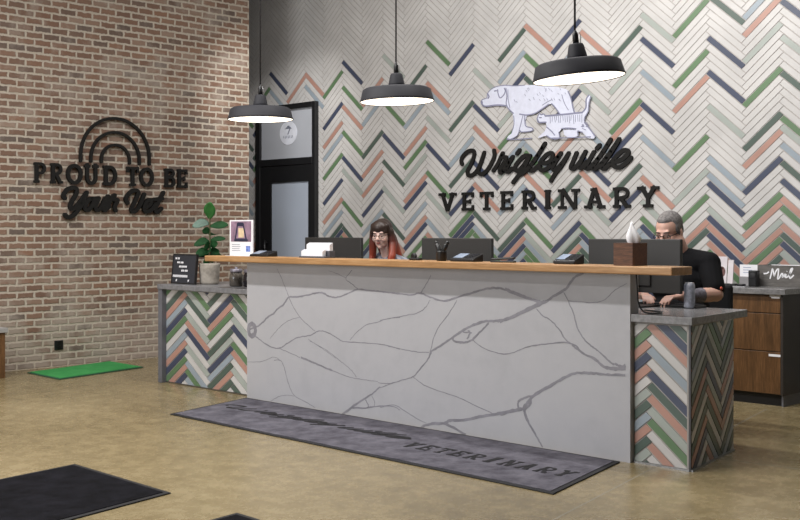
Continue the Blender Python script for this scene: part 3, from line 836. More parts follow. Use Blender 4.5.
# brochure stand
x0, x1 = at_ledge(229.5), at_ledge(252.5)
w = x1-x0
t = thing('brochure_stand', 'white printed notice in a clear stand at the left end of the oak ledge', 'sign', ((x0+x1)/2, 5.34, ZL), 0)
b = MB(); b.box(-w/2, w/2, -.05, .05, 0, .004, b=.001); b.build('stand_base', mat('clear_acrylic', '#d5d8dc', .15), t)
b = MB(); b.box(-w/2, w/2, -.008, 0, .004, .282); sh = b.build('sheet', M_white, t)
SF = (Vector((-w/2,-.008,.004)), Vector((1,0,0)), Vector((0,0,1)), Vector((0,-1,0)))
def rect(mb, fr, x0, x1, z0, z1, d=.001, base=0, mi=0):
    mb.stroke(fr, [((x0+x1)/2, z0), ((x0+x1)/2, z1)], x1-x0, d, mi, caps=False, base=base)
b = MB(); rect(b, SF, .018, w-.018, .108, .268); b.build('picture', mat('mauve_print', '#8d7387', .5, var=.2, scale=14), sh)
b = MB(); b.stroke(SF, [(.075,.125),(.105,.25),(.175,.245),(.215,.125),(.075,.125)], .016, .001, base=.001); b.stroke(SF, [(.07,.12),(.225,.12)], .02, .001, base=.001); b.stroke(SF, [(.11,.245),(.17,.243)], .03, .001, base=.001)
b.build('printed_bag', mat('navy_print', '#2a2c44', .5), sh)
b = MB(); rect(b, SF, .115, .185, .14, .215, base=.001); b.build('printed_panel', mat('cream_print', '#d9c3a0', .5, var=.1, scale=30), sh)
b = MB(); rect(b, SF, w-.085, w-.03, .03, .075); b.build('blue_print', mat('blue_print', '#6f86c8', .5, var=.25, scale=60), sh)
b = MB()
for i in range(4): rect(b, SF, .03, .03+.10+.01*(i%2), .082-.016*i, .088-.016*i)
b.build('small_print', mat('grey_text', '#a8abb5', .6), sh)
def wedge(name, px0, px1, label, cat, h=.045, top=None, Y=5.34, d=.1, rz=.0):
    x0, x1 = at_ledge(px0, Y), at_ledge(px1, Y); w = x1-x0
    t = thing(name, label, cat, ((x0+x1)/2, Y, ZL), rz)
    b = MB(); b.add([(-w/2,-d/2,0),(w/2,-d/2,0),(w/2,d/2,0),(-w/2,d/2,0),(-w/2,-d/2,h*.35),(w/2,-d/2,h*.35),(w/2,d/2,h),(-w/2,d/2,h)], [(0,3,2,1),(4,5,6,7),(0,1,5,4),(1,2,6,5),(2,3,7,6),(3,0,4,7)])
    b.build('body', M_black, t, bevel=.006)
    sl = (h*.65)/d; b = MB()
    for (a, c, e, g) in ((-w*.42, -w*.02, -d*.36, d*.36),):
        zz = lambda y: h*.35+(y+d/2)*sl+.001
        b.add([(a,e,zz(e)),(c,e,zz(e)),(c,g,zz(g)),(a,g,zz(g)),(a,e,zz(e)+.002),(c,e,zz(e)+.002),(c,g,zz(g)+.002),(a,g,zz(g)+.002)], [(0,3,2,1),(4,5,6,7),(0,1,5,4),(1,2,6,5),(2,3,7,6),(3,0,4,7)])
    b.build('screen', top or M_glassy, t)
    b = MB(); zz = lambda y: h*.35+(y+d/2)*sl+.001
    for i in range(3):
        for j in range(4):
            x = w*.08+w*.12*i; y = -d*.32+d*.2*j; b.box(x, x+w*.08, y, y+d*.1, zz(y)-.001, zz(y)+.004)
    b.build('keypad', mat('dark_keys', '#303036', .5), t)
    return t
M_glassy = mat('glossy_blue_screen', '#8f9db3', .12, var=.1, scale=9)
wedge('card_reader', 254.5, 272.5, 'small black device with pale blue top between the notice and the frosted door', 'card reader', .045)
wedge('payment_terminal', 455, 478.5, 'black payment terminal with shiny sloping top right of the pen cup', 'payment terminal', .052)
wedge('desk_phone', 558, 579.5, 'black desk phone on the oak ledge left of the tissue box', 'phone', .06)
x = at_ledge(501); t = thing('stapler', 'low black stapler on the oak ledge right of the middle monitor', 'stapler', (x, 5.35, ZL), .15)
b = MB(); b.box(-.085,.085,-.018,.018,0,.010,b=.004); b.build('base', M_black, t)
b = MB(); b.box(-.08,.085,-.014,.014,.0155,.030,b=.006, M=Matrix.Rotation(-.06,4,'Y')); b.build('arm', M_black, t)
x = at_ledge(413.5); t = thing('tape_dispenser', 'tiny black tape dispenser on the oak ledge left of the middle monitor', 'tape dispenser', (x, 5.35, ZL))
b = MB(); b.box(-.045,.045,-.02,.02,0,.016,b=.005); b.build('base', M_black, t)
b = MB(); b.lathe([(.010,-.008),(.022,-.008),(.022,.008),(.010,.008)], 20, M=Matrix.Translation((-.015,0,.026)) @ Matrix.Rotation(PI/2,4,'X')); b.build('roll', M_black, t)
# card holder
xa, xb = at_ledge(305), at_ledge(327); w = xb-xa
t = thing('card_holder', 'two tier stand of white cards in front of the left monitor', 'card holder', ((xa+xb)/2, 5.34, ZL), .12)
b = MB(); b.box(-w/2, w/2, -.06, .06, 0, .012, b=.002); b.box(-w/2, w/2, .0, .06, .012, .05, b=.002); b.build('stand', mat('dark_clear_plastic', '#55565c', .2), t)
for (yy, z0, h) in ((-.045, .013, .036), (.012, .051, .046)):
    b = MB(); 
    for i in range(6): b.box(-w/2+.008, w/2-.008-(.02 if yy<0 else 0), yy+.006*i, yy+.006*i+.0045, z0, z0+h+.0025*i, M=None)
    b.build('card_stack', M_white, t)
# pen cup
x = at_ledge(440.5); t = thing('pen_cup', 'small black pen cup with two thick black prongs in front of the middle monitor', 'pen cup', (x, 5.34, ZL))
b = MB(); b.lathe([(.030,0),(.036,.01),(.034,.055),(.037,.066),(.031,.066),(.028,.05),(0,.05)], 24); b.build('cup', M_black, t)
for s in (-1, 1):
    b = MB(); b.tube([(s*.008,0,.045),(s*.022,0,.075),(s*.038,0,.10),(s*.047,.004,.118)], [.016,.017,.017,.010], 10); b.ball((s*.048,.004,.118), .0135); b.build('prong', M_black, t)
# tissue box
xa, xb = at_ledge(613.5, 5.275), at_ledge(632.5, 5.275); w = xb-xa
t = thing('tissue_box', 'dark wooden tissue box on the right end of the oak ledge', 'tissue box', ((xa+xb)/2, 5.345, ZL))
b = MB()
b.box(-w/2, w/2, -.07, .08, 0, .118); 
b.box(-w/2, w/2, -.07, -.02, .118, .127); b.box(-w/2, w/2, .03, .08, .118, .127); b.box(-w/2, -.03, -.02, .03, .118, .127); b.box(.03, w/2, -.02, .03, .118, .127)
b.build('box', M_tissuewood, t)
b = MB(); rt = random.Random(4); n = 18; vs = []; fs = []
for j in range(9):
    f = j/8
    for i in range(n):
        a = 2*PI*i/n; r = (.026+.020*math.sin(PI*min(1,f*1.15)))*(1-.88*f)*(1+.34*math.sin(3*a+f*2))+.002
        vs.append((.016-.010*f+r*math.cos(a)*(1.05), .005+r*math.sin(a)*.9, .119+.118*f+.010*math.sin(a+2.2)*f))
for j in range(8):
    for i in range(n): fs.append((j*n+i, j*n+(i+1)%n, (j+1)*n+(i+1)%n, (j+1)*n+i))
fs.append([8*n+i for i in range(n)]); b.add(vs, fs, 0, True)
b.build('tissue', M_white, t)

# ================================================================== DESK EQUIPMENT
ZD = .8385
M_mon = mat('dark_monitor_shell', '#343332', .5, var=.04, scale=5)
def monitor(xc, label, y=5.95, w=.665):
    t = thing('monitor', label, 'monitor', (xc, y, ZD), 0, 'monitors behind the oak ledge')
    b = MB(); b.box(-w/2, w/2, -.012, .018, .088, .418, b=.005); b.box(-.13,.13,-.024,-.012,.13,.25,b=.005); b.build('housing', M_mon, t)
    b = MB(); b.box(-w/2+.012, w/2-.012, .0185, .0195, .095, .406); b.build('screen', mat('lit_screen', '#12161d', .2, emit=('#9fb4d0', .25)), t)
    b = MB(); b.box(-.035,.035,-.055,-.029,.01,.25,b=.005); b.build('stand', M_black, t)
    b = MB(); b.box(-.13,.13,-.11,.06,0,.012,b=.004); b.build('base', M_black, t)
monitor((onY(305,240,5.95).x+onY(363,240,5.95).x)/2, 'dark monitor back beside the red haired woman, behind the white cards')
monitor((onY(423,240,5.95).x+onY(492,240,5.95).x)/2, 'dark monitor back behind the pen cup in the middle of the ledge')
monitor((onY(589,240,5.95).x+onY(682,240,5.95).x)/2, 'dark monitor back hiding the man, behind the wooden tissue box')
def keyboard(xc, y, label):
    t = thing('keyboard', label, 'keyboard', (xc, y, ZD))
    b = MB(); b.box(-.21,.21,-.065,.065,0,.016,b=.004); b.build('case', M_black, t)
    b = MB()
    for i in range(14):
        for j in range(5): b.box(-.2+i*.0287, -.2+i*.0287+.024, -.056+j*.0228, -.056+j*.0228+.019, .016, .022)
    b.build('keys', mat('charcoal_keys', '#28282c', .5), t)
keyboard(-3.62, 6.075, 'black keyboard on the grey desk under the typing hand of the man')
keyboard(-6.52, 6.085, 'black keyboard on the desk in front of the red haired woman')
c = onZ(689.5, 308.3, ZD)
t = thing('drink_can', 'tall silver grey drink can on the corner of the grey desk', 'can', c)
b = MB(); b.lathe([(.024,0),(.0315,.006),(.033,.012),(.033,.136),(.0305,.146),(.026,.152)], 32); b.build('body', mat('silver_print', '#a3a7b4', .4, .15, var=.18, scale=50), t)
b = MB(); b.lathe([(.027,.151),(.0275,.155),(.0255,.156),(.024,.151),(0,.151)], 32); b.build('lid', mat('bright_aluminium', '#c9cad0', .3, .9), t)
b = MB(); b.lathe([(.004,0),(.010,0),(.010,.0015),(.004,.0015)], 14, M=Matrix.Translation((.006,0,.1515))); b.build('pull_tab', M_steel, t)
b = MB(); b.tube(smooth_path([(-3.437,5.40,1.06),(-3.432,5.405,.98),(-3.428,5.41,.90),(-3.40,5.43,.848),(-3.33,5.47,.8445),(-3.38,5.56,.8445),(-3.52,5.62,.8445)], 6), .0045, 8)
b.build('cable', M_black); tag(bpy.data.objects['cable'], 'thin black cable hanging down the end of the white counter onto the desk', 'cable')

# ================================================================== LEFT WING THINGS
ZW = .8505
yb = 5.52
xa, xb = onY(171.5,270,yb).x, onY(194.5,270,yb).x; w = xb-xa
t = thing('letter_board', 'small black letter board with white words leaning beside the potted plant', 'sign', ((xa+xb)/2, yb, ZW))
t.rotation_euler = (-.10, 0, 0)
hb = .252
b = MB(); b.box(-w/2, w/2, 0, .014, 0, hb); FELT = b
b = MB(); b.box(-w/2-.004, w/2+.004, -.004, .016, 0, .010); b.box(-w/2-.004, w/2+.004, -.004, .016, hb, hb+.008); b.box(-w/2-.006, -w/2+.003, -.004, .016, 0, hb+.008); b.box(w/2-.003, w/2+.006, -.004, .016, 0, hb+.008); b.build('frame', M_black, t)
LF = (Vector((-w/2,0,0)), Vector((1,0,0)), Vector((0,0,1)), Vector((0,-1,0)))
b = MB(); rl = random.Random(9)
for (xs, n, z) in ((.10,5,.213),(.19,7,.178),(.29,8,.143),(.40,7,.108),(.05,15,.058)):
    x = xs*w
    for i in range(n):
        ww = (.008 if z > .06 else .0135)
        hh = .016 if z > .06 else .020
        if (i in (2,) and n == 5) or (i == 3 and n == 7): x += .008; continue
        b.stroke(LF, [(x,z),(x,z+hh)], .0042, .002, caps=False); b.stroke(LF, [(x+.0065,z),(x+.0065,z+hh)], .0032, .002, caps=False)
        b.stroke(LF, [(x-.001,z+hh*(.9 if i%2 else .5)),(x+.008,z+hh*(.9 if i%2 else .5))], .004, .002, caps=False)
        x += .0145
for xx in (.20, .72): b.stroke(LF, [(w*xx,.028),(w*xx+.004,.034)], .014, .002)
FELT.add(b.v, b.f, 1); FELT.build('felt', [mat('charcoal_felt', '#2c2d33', .9, scale=60), M_white], t)
# plant
pc = Vector((-7.862, 5.665, ZW))
t = thing('potted_plant', 'green broad leaved plant in a grey stone pot on the side counter', 'plant', pc)
b = MB(); b.lathe([(.072,0),(.082,.02),(.090,.165),(.092,.178),(.084,.182),(.078,.165),(0,.160)], 32)
b.build('pot', mat('grey_concrete_pot', '#9b948a', .85, var=.2, scale=14, bump=.2), t)
b = MB(); b.lathe([(0,.166),(.079,.163)], 24); b.build('soil', mat('dark_soil', '#2e2620', .95, scale=60), t)
b = MB(); b.tube(smooth_path([(0,0,.16),(.006,.0,.28),(.0,.004,.40),(.004,0,.55),(.003,0,.64)],5), [.007]*20+[.004], 8); b.build('stem', mat('brown_green_stem', '#4a4a2c', .7), t)
def leaf(base, d, L, W, up=.3, mi=0, droop=.25):
    d = Vector(d).normalized(); n0 = Vector((.70,-.71,.55)); n0 = n0-d*n0.dot(d)
    if n0.length < .25: n0 = Vector((0,0,1))-d*d.z
    nrm = n0.normalized(); side = d.cross(nrm); b = MB(); n = 9; vs = []; fs = []
    for i in range(n+1):
        f = i/n; wv = W*math.sin(PI*min(1, f*.93+.04))**.8*(.75+.5*f)*.6
        p = Vector(base)+d*(L*f)+Vector((0,0,-droop*L*f*f))
        for s_, k in ((-1,.16),(-.5,.03),(0,-.05),(.5,.03),(1,.16)): vs.append(p+side*wv*s_+nrm*(k*wv+ .05*wv*math.sin(6*f+s_)))
    for i in range(n):
        for k in range(4): fs.append((i*5+k, i*5+k+1, i*5+k+6, i*5+k+5))
    b.add(vs, fs, 0, True); return b
RX = Vector((UX, NX, 0)); FW = Vector((-UZ*-1, NZ, 0))
M_leaf = mat('deep_green_leaf', '#1b4022', .6, var=.15, scale=20, spec=.15); M_leaf2 = mat('bright_green_leaf', '#2a6a2c', .5, var=.1, scale=12); M_leaf3 = mat('pale_shiny_leaf', '#50685c', .5, var=.15, scale=14)
right = Vector((UX, NX, 0)).normalized(); tow = -FWD
LV = [((0,0,.56), right*.12+Vector((0,0,.9))+tow*.5, .165, .085, M_leaf2, .0), ((0,0,.52), -right+Vector((0,0,.25))+tow*.3, .15, .075, M_leaf3, .35),
      ((0,0,.50), right+Vector((0,0,.12))+tow*.2, .17, .06, M_leaf, .05), ((0,0,.60), -right*.3-tow+Vector((0,0,.5)), .12, .07, M_leaf, .2),
      ((0,0,.36), -right+Vector((0,0,.35))+tow*.35, .14, .07, M_leaf, .45), ((0,0,.38), right+Vector((0,0,.2)), .14, .04, M_leaf, .1),
      ((0,0,.30), tow+right*.25+Vector((0,0,.5)), .13, .075, M_leaf, .5), ((0,0,.32), tow-right*.3+Vector((0,0,.6)), .12, .08, M_leaf, .5),
      ((0,0,.24), -right+Vector((0,0,.5)), .13, .06, M_leaf, .3), ((0,0,.24), right+Vector((0,0,.6))+tow*.2, .12, .06, M_leaf, .4),
      ((0,0,.20), tow*.8+right*.5+Vector((0,0,.7)), .10, .07, M_leaf, .4), ((0,0,.19), tow-right*.5+Vector((0,0,.6)), .10, .06, M_leaf, .4),
      ((0,0,.42), -tow+right*.3+Vector((0,0,.4)), .13, .07, M_leaf, .3), ((0,0,.28), -tow-right*.4+Vector((0,0,.4)), .12, .07, M_leaf, .3)]
LV += [((0,0,.27), -right*.8+tow*.5+Vector((0,0,.3)), .13, .07, M_leaf, .3), ((0,0,.33), right*.7+tow*.6+Vector((0,0,.5)), .12, .07, M_leaf, .3), ((0,0,.25), right*.9+tow*.3+Vector((0,0,.8)), .12, .07, M_leaf, .3), ((0,0,.44), -right*.5+tow*.7+Vector((0,0,.6)), .10, .06, M_leaf, .3)]
for base, d, L, W, m, dr in LV:
    o = leaf(base, d, L, W, droop=dr).build('leaf', m, t); md = o.modifiers.new('thick','SOLIDIFY'); md.thickness = .002
# jars
for (xx, yy, m, lab) in ((-7.40,5.60,'#55504a','small grey glass jar of treats on the side counter next to the stone pot'), (-7.24,5.62,'#221f26','small dark glass jar on the side counter against the white counter')):
    t = thing('glass_jar', lab, 'jar', (xx, yy, ZW))
    b = MB(); b.lathe([(.045,0),(.056,.008),(.056,.095),(.046,.11),(.046,.118)], 28); b.build('body', mat('jar_glass', m, .15, var=.3, scale=24), t)
    b = MB(); b.lathe([(.050,.118),(.052,.122),(.052,.140),(.046,.145),(.012,.146),(.012,.158),(0,.160)], 28); b.build('lid', mat('jar_lid', '#8b8792', .35, .5), t)

# ================================================================== BACK CABINET
YC, XCR = 7.85, -3.736
t = thing('drawer_cabinet', 'walnut drawer cabinet with black kick against the tile wall behind the desk', 'cabinet', (-4.2, 8.1, 0))
O = Vector((-4.2, 8.1, 0)); XCL = -4.62
def ob(name, m, mats, parent, **k): m.v = [v-O for v in m.v]; return m.build(name, mats, parent, **k)
b = MB(); b.box(XCL, XCR-.018, YC+.02, YW-.012, .085, .832); ob('carcass', b, M_veneerdark, t)
b = MB(); b.box(XCR-.017, XCR+.002, YC-.004, YW-.012, .085, .832); ob('end_panel', b, M_veneerdark, t)
b = MB(); b.box(XCL, XCR-.01, YC+.045, YW-.012, .0, .084); ob('kick', b, M_toekick, t)
b = MB(); b.box(XCR-.02, XCR-.006, YC+.02, YW-.012, 0, .084); ob('side_kick', b, M_greyside, t)
for (z0, z1) in ((.09,.272),(.277,.0)) and ((.092,.405),(.411,.69),(.696,.828)):
    b = MB(); b.box(XCL+.003, XCR-.020, YC, YC+.019, z0, z1, b=.002); d = ob('drawer', b, M_walnut, t)
    xm = XCL+.32; zz = z1-.055
    b = MB(); b.tube([(xm-.11,YC-.035,zz),(xm+.11,YC-.035,zz)], .007, 10)
    for s in (-.09,.09): b.tube([(xm+s,YC,zz),(xm+s,YC-.035,zz)], .005, 8)
    ob('handle', b, mat('bronze_handle', '#4d4035', .4, .7), d)
q = onY(776, 295.5, YC); b = MB(); b.box(q.x-.05, q.x+.045, YC-.003, YC-.0005, q.z-.012, q.z+.022, b=.001); b.box(q.x-.036, q.x+.03, YC-.003, YC-.0005, q.z-.022, q.z-.012); ob('drawer_label', b, M_white, t)
q = onY(776, 355.7, YC); b = MB(); b.box(q.x-.056, q.x+.052, YC-.003, YC-.0005, q.z-.008, q.z+.010); ob('drawer_label', b, M_white, t)
b = MB(); b.box(XCL-.01, XCR+.03, YC-.03, YW-.01, .833, .878, b=.004)
ZC = .8785
b.v = [v-Vector((-4.2,8.1,.833)) for v in b.v]
tag(b.build('back_worktop', M_deskgrey, loc=(-4.2,8.1,.833)), 'grey stone worktop on the walnut drawer cabinet', 'worktop')
def on_c(px, Y): return onY(px, 280, Y).x
ym = 8.12
xa, xb = on_c(757.5, ym), on_c(806, ym)
t = thing('mail_box', 'grey weathered wooden box with white word Mail on the back worktop', 'mail box', ((xa+xb)/2, ym, ZC)); w = xb-xa
M_greywood = wood('grey_weathered_wood', '#4c4946', '#625f5c', '#77736f', (1.5,12,14), .7)
b = MB(); b.box(-w/2,w/2,0,.012,0,.165); b.box(-w/2,w/2,.18,.192,0,.165); b.box(-w/2,-w/2+.012,.012,.18,0,.165); b.box(w/2-.012,w/2,.012,.18,0,.165); b.box(-w/2+.012,w/2-.012,.012,.18,0,.012)
b.build('box', M_greywood, t)
ma = lambda p: trace(740, 250, 10.4, p)
MAIL = [ma([(245,245),(280,242),(300,225)]), ma([(312,300),(325,250),(338,195),(350,240),(355,270),(375,220),(400,195),(398,250),(392,300),(410,290)]),
        ma([(410,290),(430,250),(445,248),(440,285),(470,250),(465,285)]), ma([(480,250),(475,285),(495,280)]), ma([(487,225),(490,220)]), ma([(495,280),(530,235),(548,195),(530,200),(515,260),(522,295),(560,260)])]
GF = (Vector((0,0,0)), Vector((1,0,0)), Vector((0,0,1)), Vector((0,-1,0)))
b = MB()
for st in MAIL:
    q = [onY(p[0],p[1],ym) for p in st]
    b.strip(GF, smooth_path([(v.x-(xa+xb)/2, v.z-ZC) for v in q], 4), .011, .001+.0001*MAIL.index(st))
b.build('mail_lettering', M_white, t)
b = MB()
for i in range(5): b.box(-w/2+.03+.004*i, w/2-.05-.01*i, .03+.028*i, .033+.028*i, .0125, .15+.004*i)
b.build('envelopes', M_white, t)
xa, xb = on_c(738.5, 8.1), on_c(757, 8.1); w = xb-xa
t = thing('card_dispenser', 'grey dispenser with white printed sheets beside the mail box', 'card holder', ((xa+xb)/2, 8.14, ZC))
b = MB(); b.box(-w/2,w/2-.03,-.03,.05,0,.07,b=.003); b.build('stand', mat('pale_grey_plastic','#8d8b8d',.4), t)
b = MB(); b.box(-w/2-.01,w/2-.002,.0,.012,.071,.165,M=None); b.build('sheets', M_white, t)
b = MB(); 
for i in range(3): b.box(-w/2+.02,w/2-.05-.01*i,-.0015,.0,.10+.02*i,.106+.02*i)
b.build('sheet_print', mat('grey_blue_text','#a9b0c4',.6), t)
x = on_c(755.5, 8.05); t = thing('desk_speaker', 'small black box standing between the white sheets and the mail box', 'speaker', (x-.012, 8.05, ZC))
b = MB(); b.box(-.035,.035,-.03,.03,0,.125,b=.008); b.build('case', M_black, t)
b = MB(); b.lathe([(0,.001),(.022,.001),(.024,0)], 20, M=Matrix.Translation((0,-.0302,.085)) @ Matrix.Rotation(PI/2,4,'X')); b.build('cone', mat('speaker_cone','#2a2a2d',.6), t)
xa, xb = on_c(711, 8.2), on_c(726, 8.2); w = xb-xa
t = thing('picture_card', 'pale card with a dark red picture standing behind the shoulder of the man', 'card', ((xa+xb)/2, 8.2, ZC), .0)
t.rotation_euler = (-.12,0,0)
b = MB(); b.box(-w/2,w/2,0,.010,0,.225,b=.001); b.box(w/2+.004,w/2+.05,.01,.02,0,.2); b.build('card', mat('pale_pink_card','#d3ccd0',.6), t)
b = MB(); b.ball((.02,-.0005,.10),(.035,.002,.045)); b.tube([(-.05,0,.15),(.0,-.001,.14),(.03,-.001,.13)], .008, 6); b.build('picture', mat('dark_red_print','#5f3f3c',.6,var=.25,scale=30), t)
t = thing('pen_tray', 'flat tray of dark pens on the back worktop near the shoulder of the man', 'tray', (on_c(735,7.93), 7.93, ZC))
b = MB(); b.box(-.12,.10,-.04,.04,0,.006,b=.002); b.build('tray', mat('clear_tray','#a5a5a8',.3), t)
for i in range(3):
    b = MB(); b.box(-.10+.065*i,-.055+.065*i,-.03,.03,.0062,.022,b=.003); b.build('pen_case', M_black, t)

# ================================================================== PEOPLE
class Blob(MB):
    def cap(s, a, b, ra, rb=None, n=12):
        rb = ra if rb is None else rb
        a, b = Vector(a), Vector(b); d = b-a; k = max(2, int(d.length/ (min(ra,rb)*.8))+1)
        s.tube([a+d*i/k for i in range(k+1)], [ra+(rb-ra)*i/k for i in range(k+1)], n)
        s.ball(a, ra, seg=n, ring=8); s.ball(b, rb, seg=n, ring=8)
def fuse(mb, name, mats, voxel, sm=4, parent=None, loc=None, rot=None):
    me = bpy.data.meshes.new('tmp'); me.from_pydata([tuple(v) for v in mb.v], [], mb.f)
    bm = bmesh.new(); bm.from_mesh(me); bmesh.ops.recalc_face_normals(bm, faces=bm.faces[:]); bm.to_mesh(me); bm.free()
    o = bpy.data.objects.new('tmp', me); COL.objects.link(o)
    r = o.modifiers.new('r','REMESH'); r.mode = 'VOXEL'; r.voxel_size = voxel
    q = o.modifiers.new('s','SMOOTH'); q.factor = .5; q.iterations = sm
    dg = bpy.context.evaluated_depsgraph_get(); ev = o.evaluated_get(dg)
    m2 = bpy.data.meshes.new_from_object(ev); m2.name = name
    bpy.data.objects.remove(o); bpy.data.meshes.remove(me)
    for m in (mats if isinstance(mats, list) else [mats]): m2.materials.append(m)
    for p in m2.polygons: p.use_smooth = True
    x = bpy.data.objects.new(name, m2); COL.objects.link(x)
    if parent: x.parent = parent
    if loc is not None: x.location = loc
    if rot is not None: x.rotation_euler = rot
    return x
def skin(name, c, c2):
    m = NT(name); tc = m.n('ShaderNodeTexCoord').outputs['Object']; nz = m.noise(tc, 14, 4)
    m.l(m.ramp(nz.outputs[0], [(.35,c),(.65,c2)]), m.b.inputs['Base Color']); m.b.inputs['Roughness'].default_value = .5
    m.b.inputs['Subsurface Weight'].default_value = .08; m.b.inputs['Subsurface Radius'].default_value = (.01,.004,.002)
    return m.mat
def head_shapes(B, T, s=1.0, fem=False):
    def E(c, r): B.ball(T @ (Vector(c)*s), tuple(q*s for q in r), seg=24, ring=16, R=T.to_3x3())
    def C(a, b, ra, rb): B.cap(T @ (Vector(a)*s), T @ (Vector(b)*s), ra*s, rb*s)
    E((0,.012,.032),(.075,.094,.086)); E((0,-.030,-.025),(.060,.060,.082)); E((0,-.036,-.072),(.046 if fem else .052,.046,.040))
    E((0,-.074,-.094),(.017 if fem else .022,.016,.015))
    for q in (-1,1):
        E((q*.036,-.060,-.028),(.026,.026,.028)); E((q*.077,.012,-.006),(.010,.019,.031)); E((q*.0765,.004,-.028),(.009,.010,.012))
        E((q*.011,-.098,-.027),(.009,.010,.0075)); E((q*.031,-.070,.003),(.016,.014,.011))
        E((q*.031,-.0815,.0105),(.0165,.0075,.0045))
    C((-.034,-.0775,.026),(.034,-.0775,.026),.0115,.0115)
    C((0,-.084,.012),(0,-.107,-.020),.0085,.0125); E((0,-.106,-.023),(.012,.011,.010))
    C((-.017,-.081,-.0545),(.017,-.081,-.0545),.0075,.0075); C((-.014,-.079,-.065),(.014,-.079,-.065),.008,.008)
def hand(B, w, d, up, side, s=1.0, curl=.6):
    """palm from wrist w along d; side points to the thumb"""
    d, up, side = Vector(d).normalized(), Vector(up).normalized(), Vector(side).normalized()
    w = Vector(w)
    for k in (-.024, -.008, .008, .024): B.cap(w+side*k*.7*s+d*.012*s, w+side*k*s+d*.085*s, .0135*s, .0120*s, 10)
    for k, L in ((.031,.070),(.0105,.080),(-.0105,.075),(-.031,.058)):
        p = w+side*k*s+d*.088*s; L *= s; a = curl
        for f, r in ((.45,.0088),(.32,.0080),(.25,.0072)):
            dd = (d*math.cos(a)-up*math.sin(a)+side*k*1.6).normalized(); q = p+dd*L*f
            B.cap(p, q, r*s, r*s*.93, 8); p = q; a += curl*.45
    p = w+side*.022*s+d*.03*s; q = p+(side*.75+d*.65-up*.25).normalized()*.042*s; r = q+(d*.95+side*.15-up*.3).normalized()*.032*s
    B.cap(p, q, .0125*s, .0100*s, 10); B.cap(q, r, .0098*s, .0082*s, 10)
def person(loc, rz, label, hd, pitch, yaw, skinm, fem, sh, ew, shirt_m, pants_m, hs, voxel=.0065):
    t = thing('person', label, 'person', loc, rz)
    T = Matrix.Translation(hd) @ Matrix.Rotation(yaw,4,'Z') @ Matrix.Rotation(pitch,4,'X')
    B = Blob(); head_shapes(B, T, hs, fem)
    zs = 1.125 if not fem else 1.055
    hw = .16 if not fem else .125
    def torso(B, g):
        B.ball((0,.07,.62),(.185+g,.145+g,.12+g)) if not fem else B.ball((0,.07,.62),(.18+g,.14+g,.11+g))
        if fem:
            B.ball((0,.05,.78),(.135+g,.11+g,.15+g)); B.ball((0,.04,.93),(.15+g,.105+g,.13+g))
            for q in (-1,1): B.ball((q*.065,-.045,.935),(.062+g,.058+g,.06+g))
            B.ball((0,.05,zs-.03),(.14+g,.08+g,.075+g))
        else:
            B.ball((0,.035,.78),(.185+g,.165+g,.16+g)); B.ball((0,.03,.95),(.195+g,.14+g,.16+g)); B.ball((0,.04,zs-.05),(.19+g,.10+g,.10+g))
        for q in (-1,1): B.cap((0,.045,zs+.01),(q*sh,.04,zs-.03),.062+g*.7,.068+g if not fem else .056+g)
    torso(B, 0)
    B.cap((0,.045,zs),(0,hd[1]+.018,hd[2]-.06),.066 if not fem else .05,.058 if not fem else .046)
    for q in (-1,1):
        e, wst = ew[q]
        B.cap((q*sh,.04,zs-.03), e, .062 if not fem else .047, .047 if not fem else .036)
        e, wst = Vector(e), Vector(wst); m = e.lerp(wst,.3)
        B.cap(e, m, .046 if not fem else .036, .047 if not fem else .036); B.cap(m, wst, .047 if not fem else .036, .030 if not fem else .023)
        d = (wst-e).normalized(); d.z = -.06
        hand(B, wst, d, (0,0,1), (-q,0.2,0), 1.0 if not fem else .9)
    def legs(B, g, foot=True):
        for q in (-1,1):
            B.cap((q*.095,.05,.60),(q*.13,-.38,.575),.085+g,.062+g); B.cap((q*.13,-.38,.575),(q*.13,-.33,.10),.058+g,.040+g)
            if foot: B.cap((q*.13,-.31,.055),(q*.14,-.46,.035),.040,.034)
    legs(B, 0)
    body = fuse(B, 'body', [skinm], voxel, 3, t)
    S = Blob(); torso(S, .011)
    for q in (-1,1):
        a = Vector((q*sh,.04,zs-.03)); e = Vector(ew[q][0]); k = .80 if not fem else .95
        S.cap(a, a.lerp(e, k), (.075 if not fem else .06), (.068 if not fem else .05))
        if fem: S.cap(e, e.lerp(Vector(ew[q][1]),.45), .05, .042)
    fuse(S, 'shirt', [shirt_m], .008, 3, t)
    P = Blob(); legs(P, .012, False); P.ball((0,.07,.60),(.19,.15,.10)); fuse(P, 'trousers', [pants_m], .01, 3, t)
    for q in (-1,1):
        Fm = Blob(); Fm.cap((q*.13,-.30,.05),(q*.14,-.47,.035),.047,.040); Fm.box(q*.13-.045,q*.13+.045,-.51,-.26,0.001,.03)
        fuse(Fm, 'shoe', [M_black], .008, 2, t)
    W_ = lambda c: T @ (Vector(c)*hs)
    for q in (-1,1):
        b = MB(); b.ball(W_((q*.031,-.0765,-.001)), (.0115*hs,.0095*hs,.0050*hs), seg=16, ring=10, R=T.to_3x3()); ey = b.build('eye', M_eyew, t)
        b = MB(); b.ball(W_((q*.031-.001,-.0832,-.002)), (.0056*hs,.0044*hs,.0056*hs), seg=12, ring=8); b.build('iris', M_iris, ey)
    return t, T, W_
M_eyew = mat('eye_white','#b9aca4',.3); M_iris = mat('dark_iris','#2a201a',.2)
def curve_tube(pts, r, W_, n=8):
    b = MB(); b.tube([W_(p) for p in smooth_path3(pts)], r, n); return b
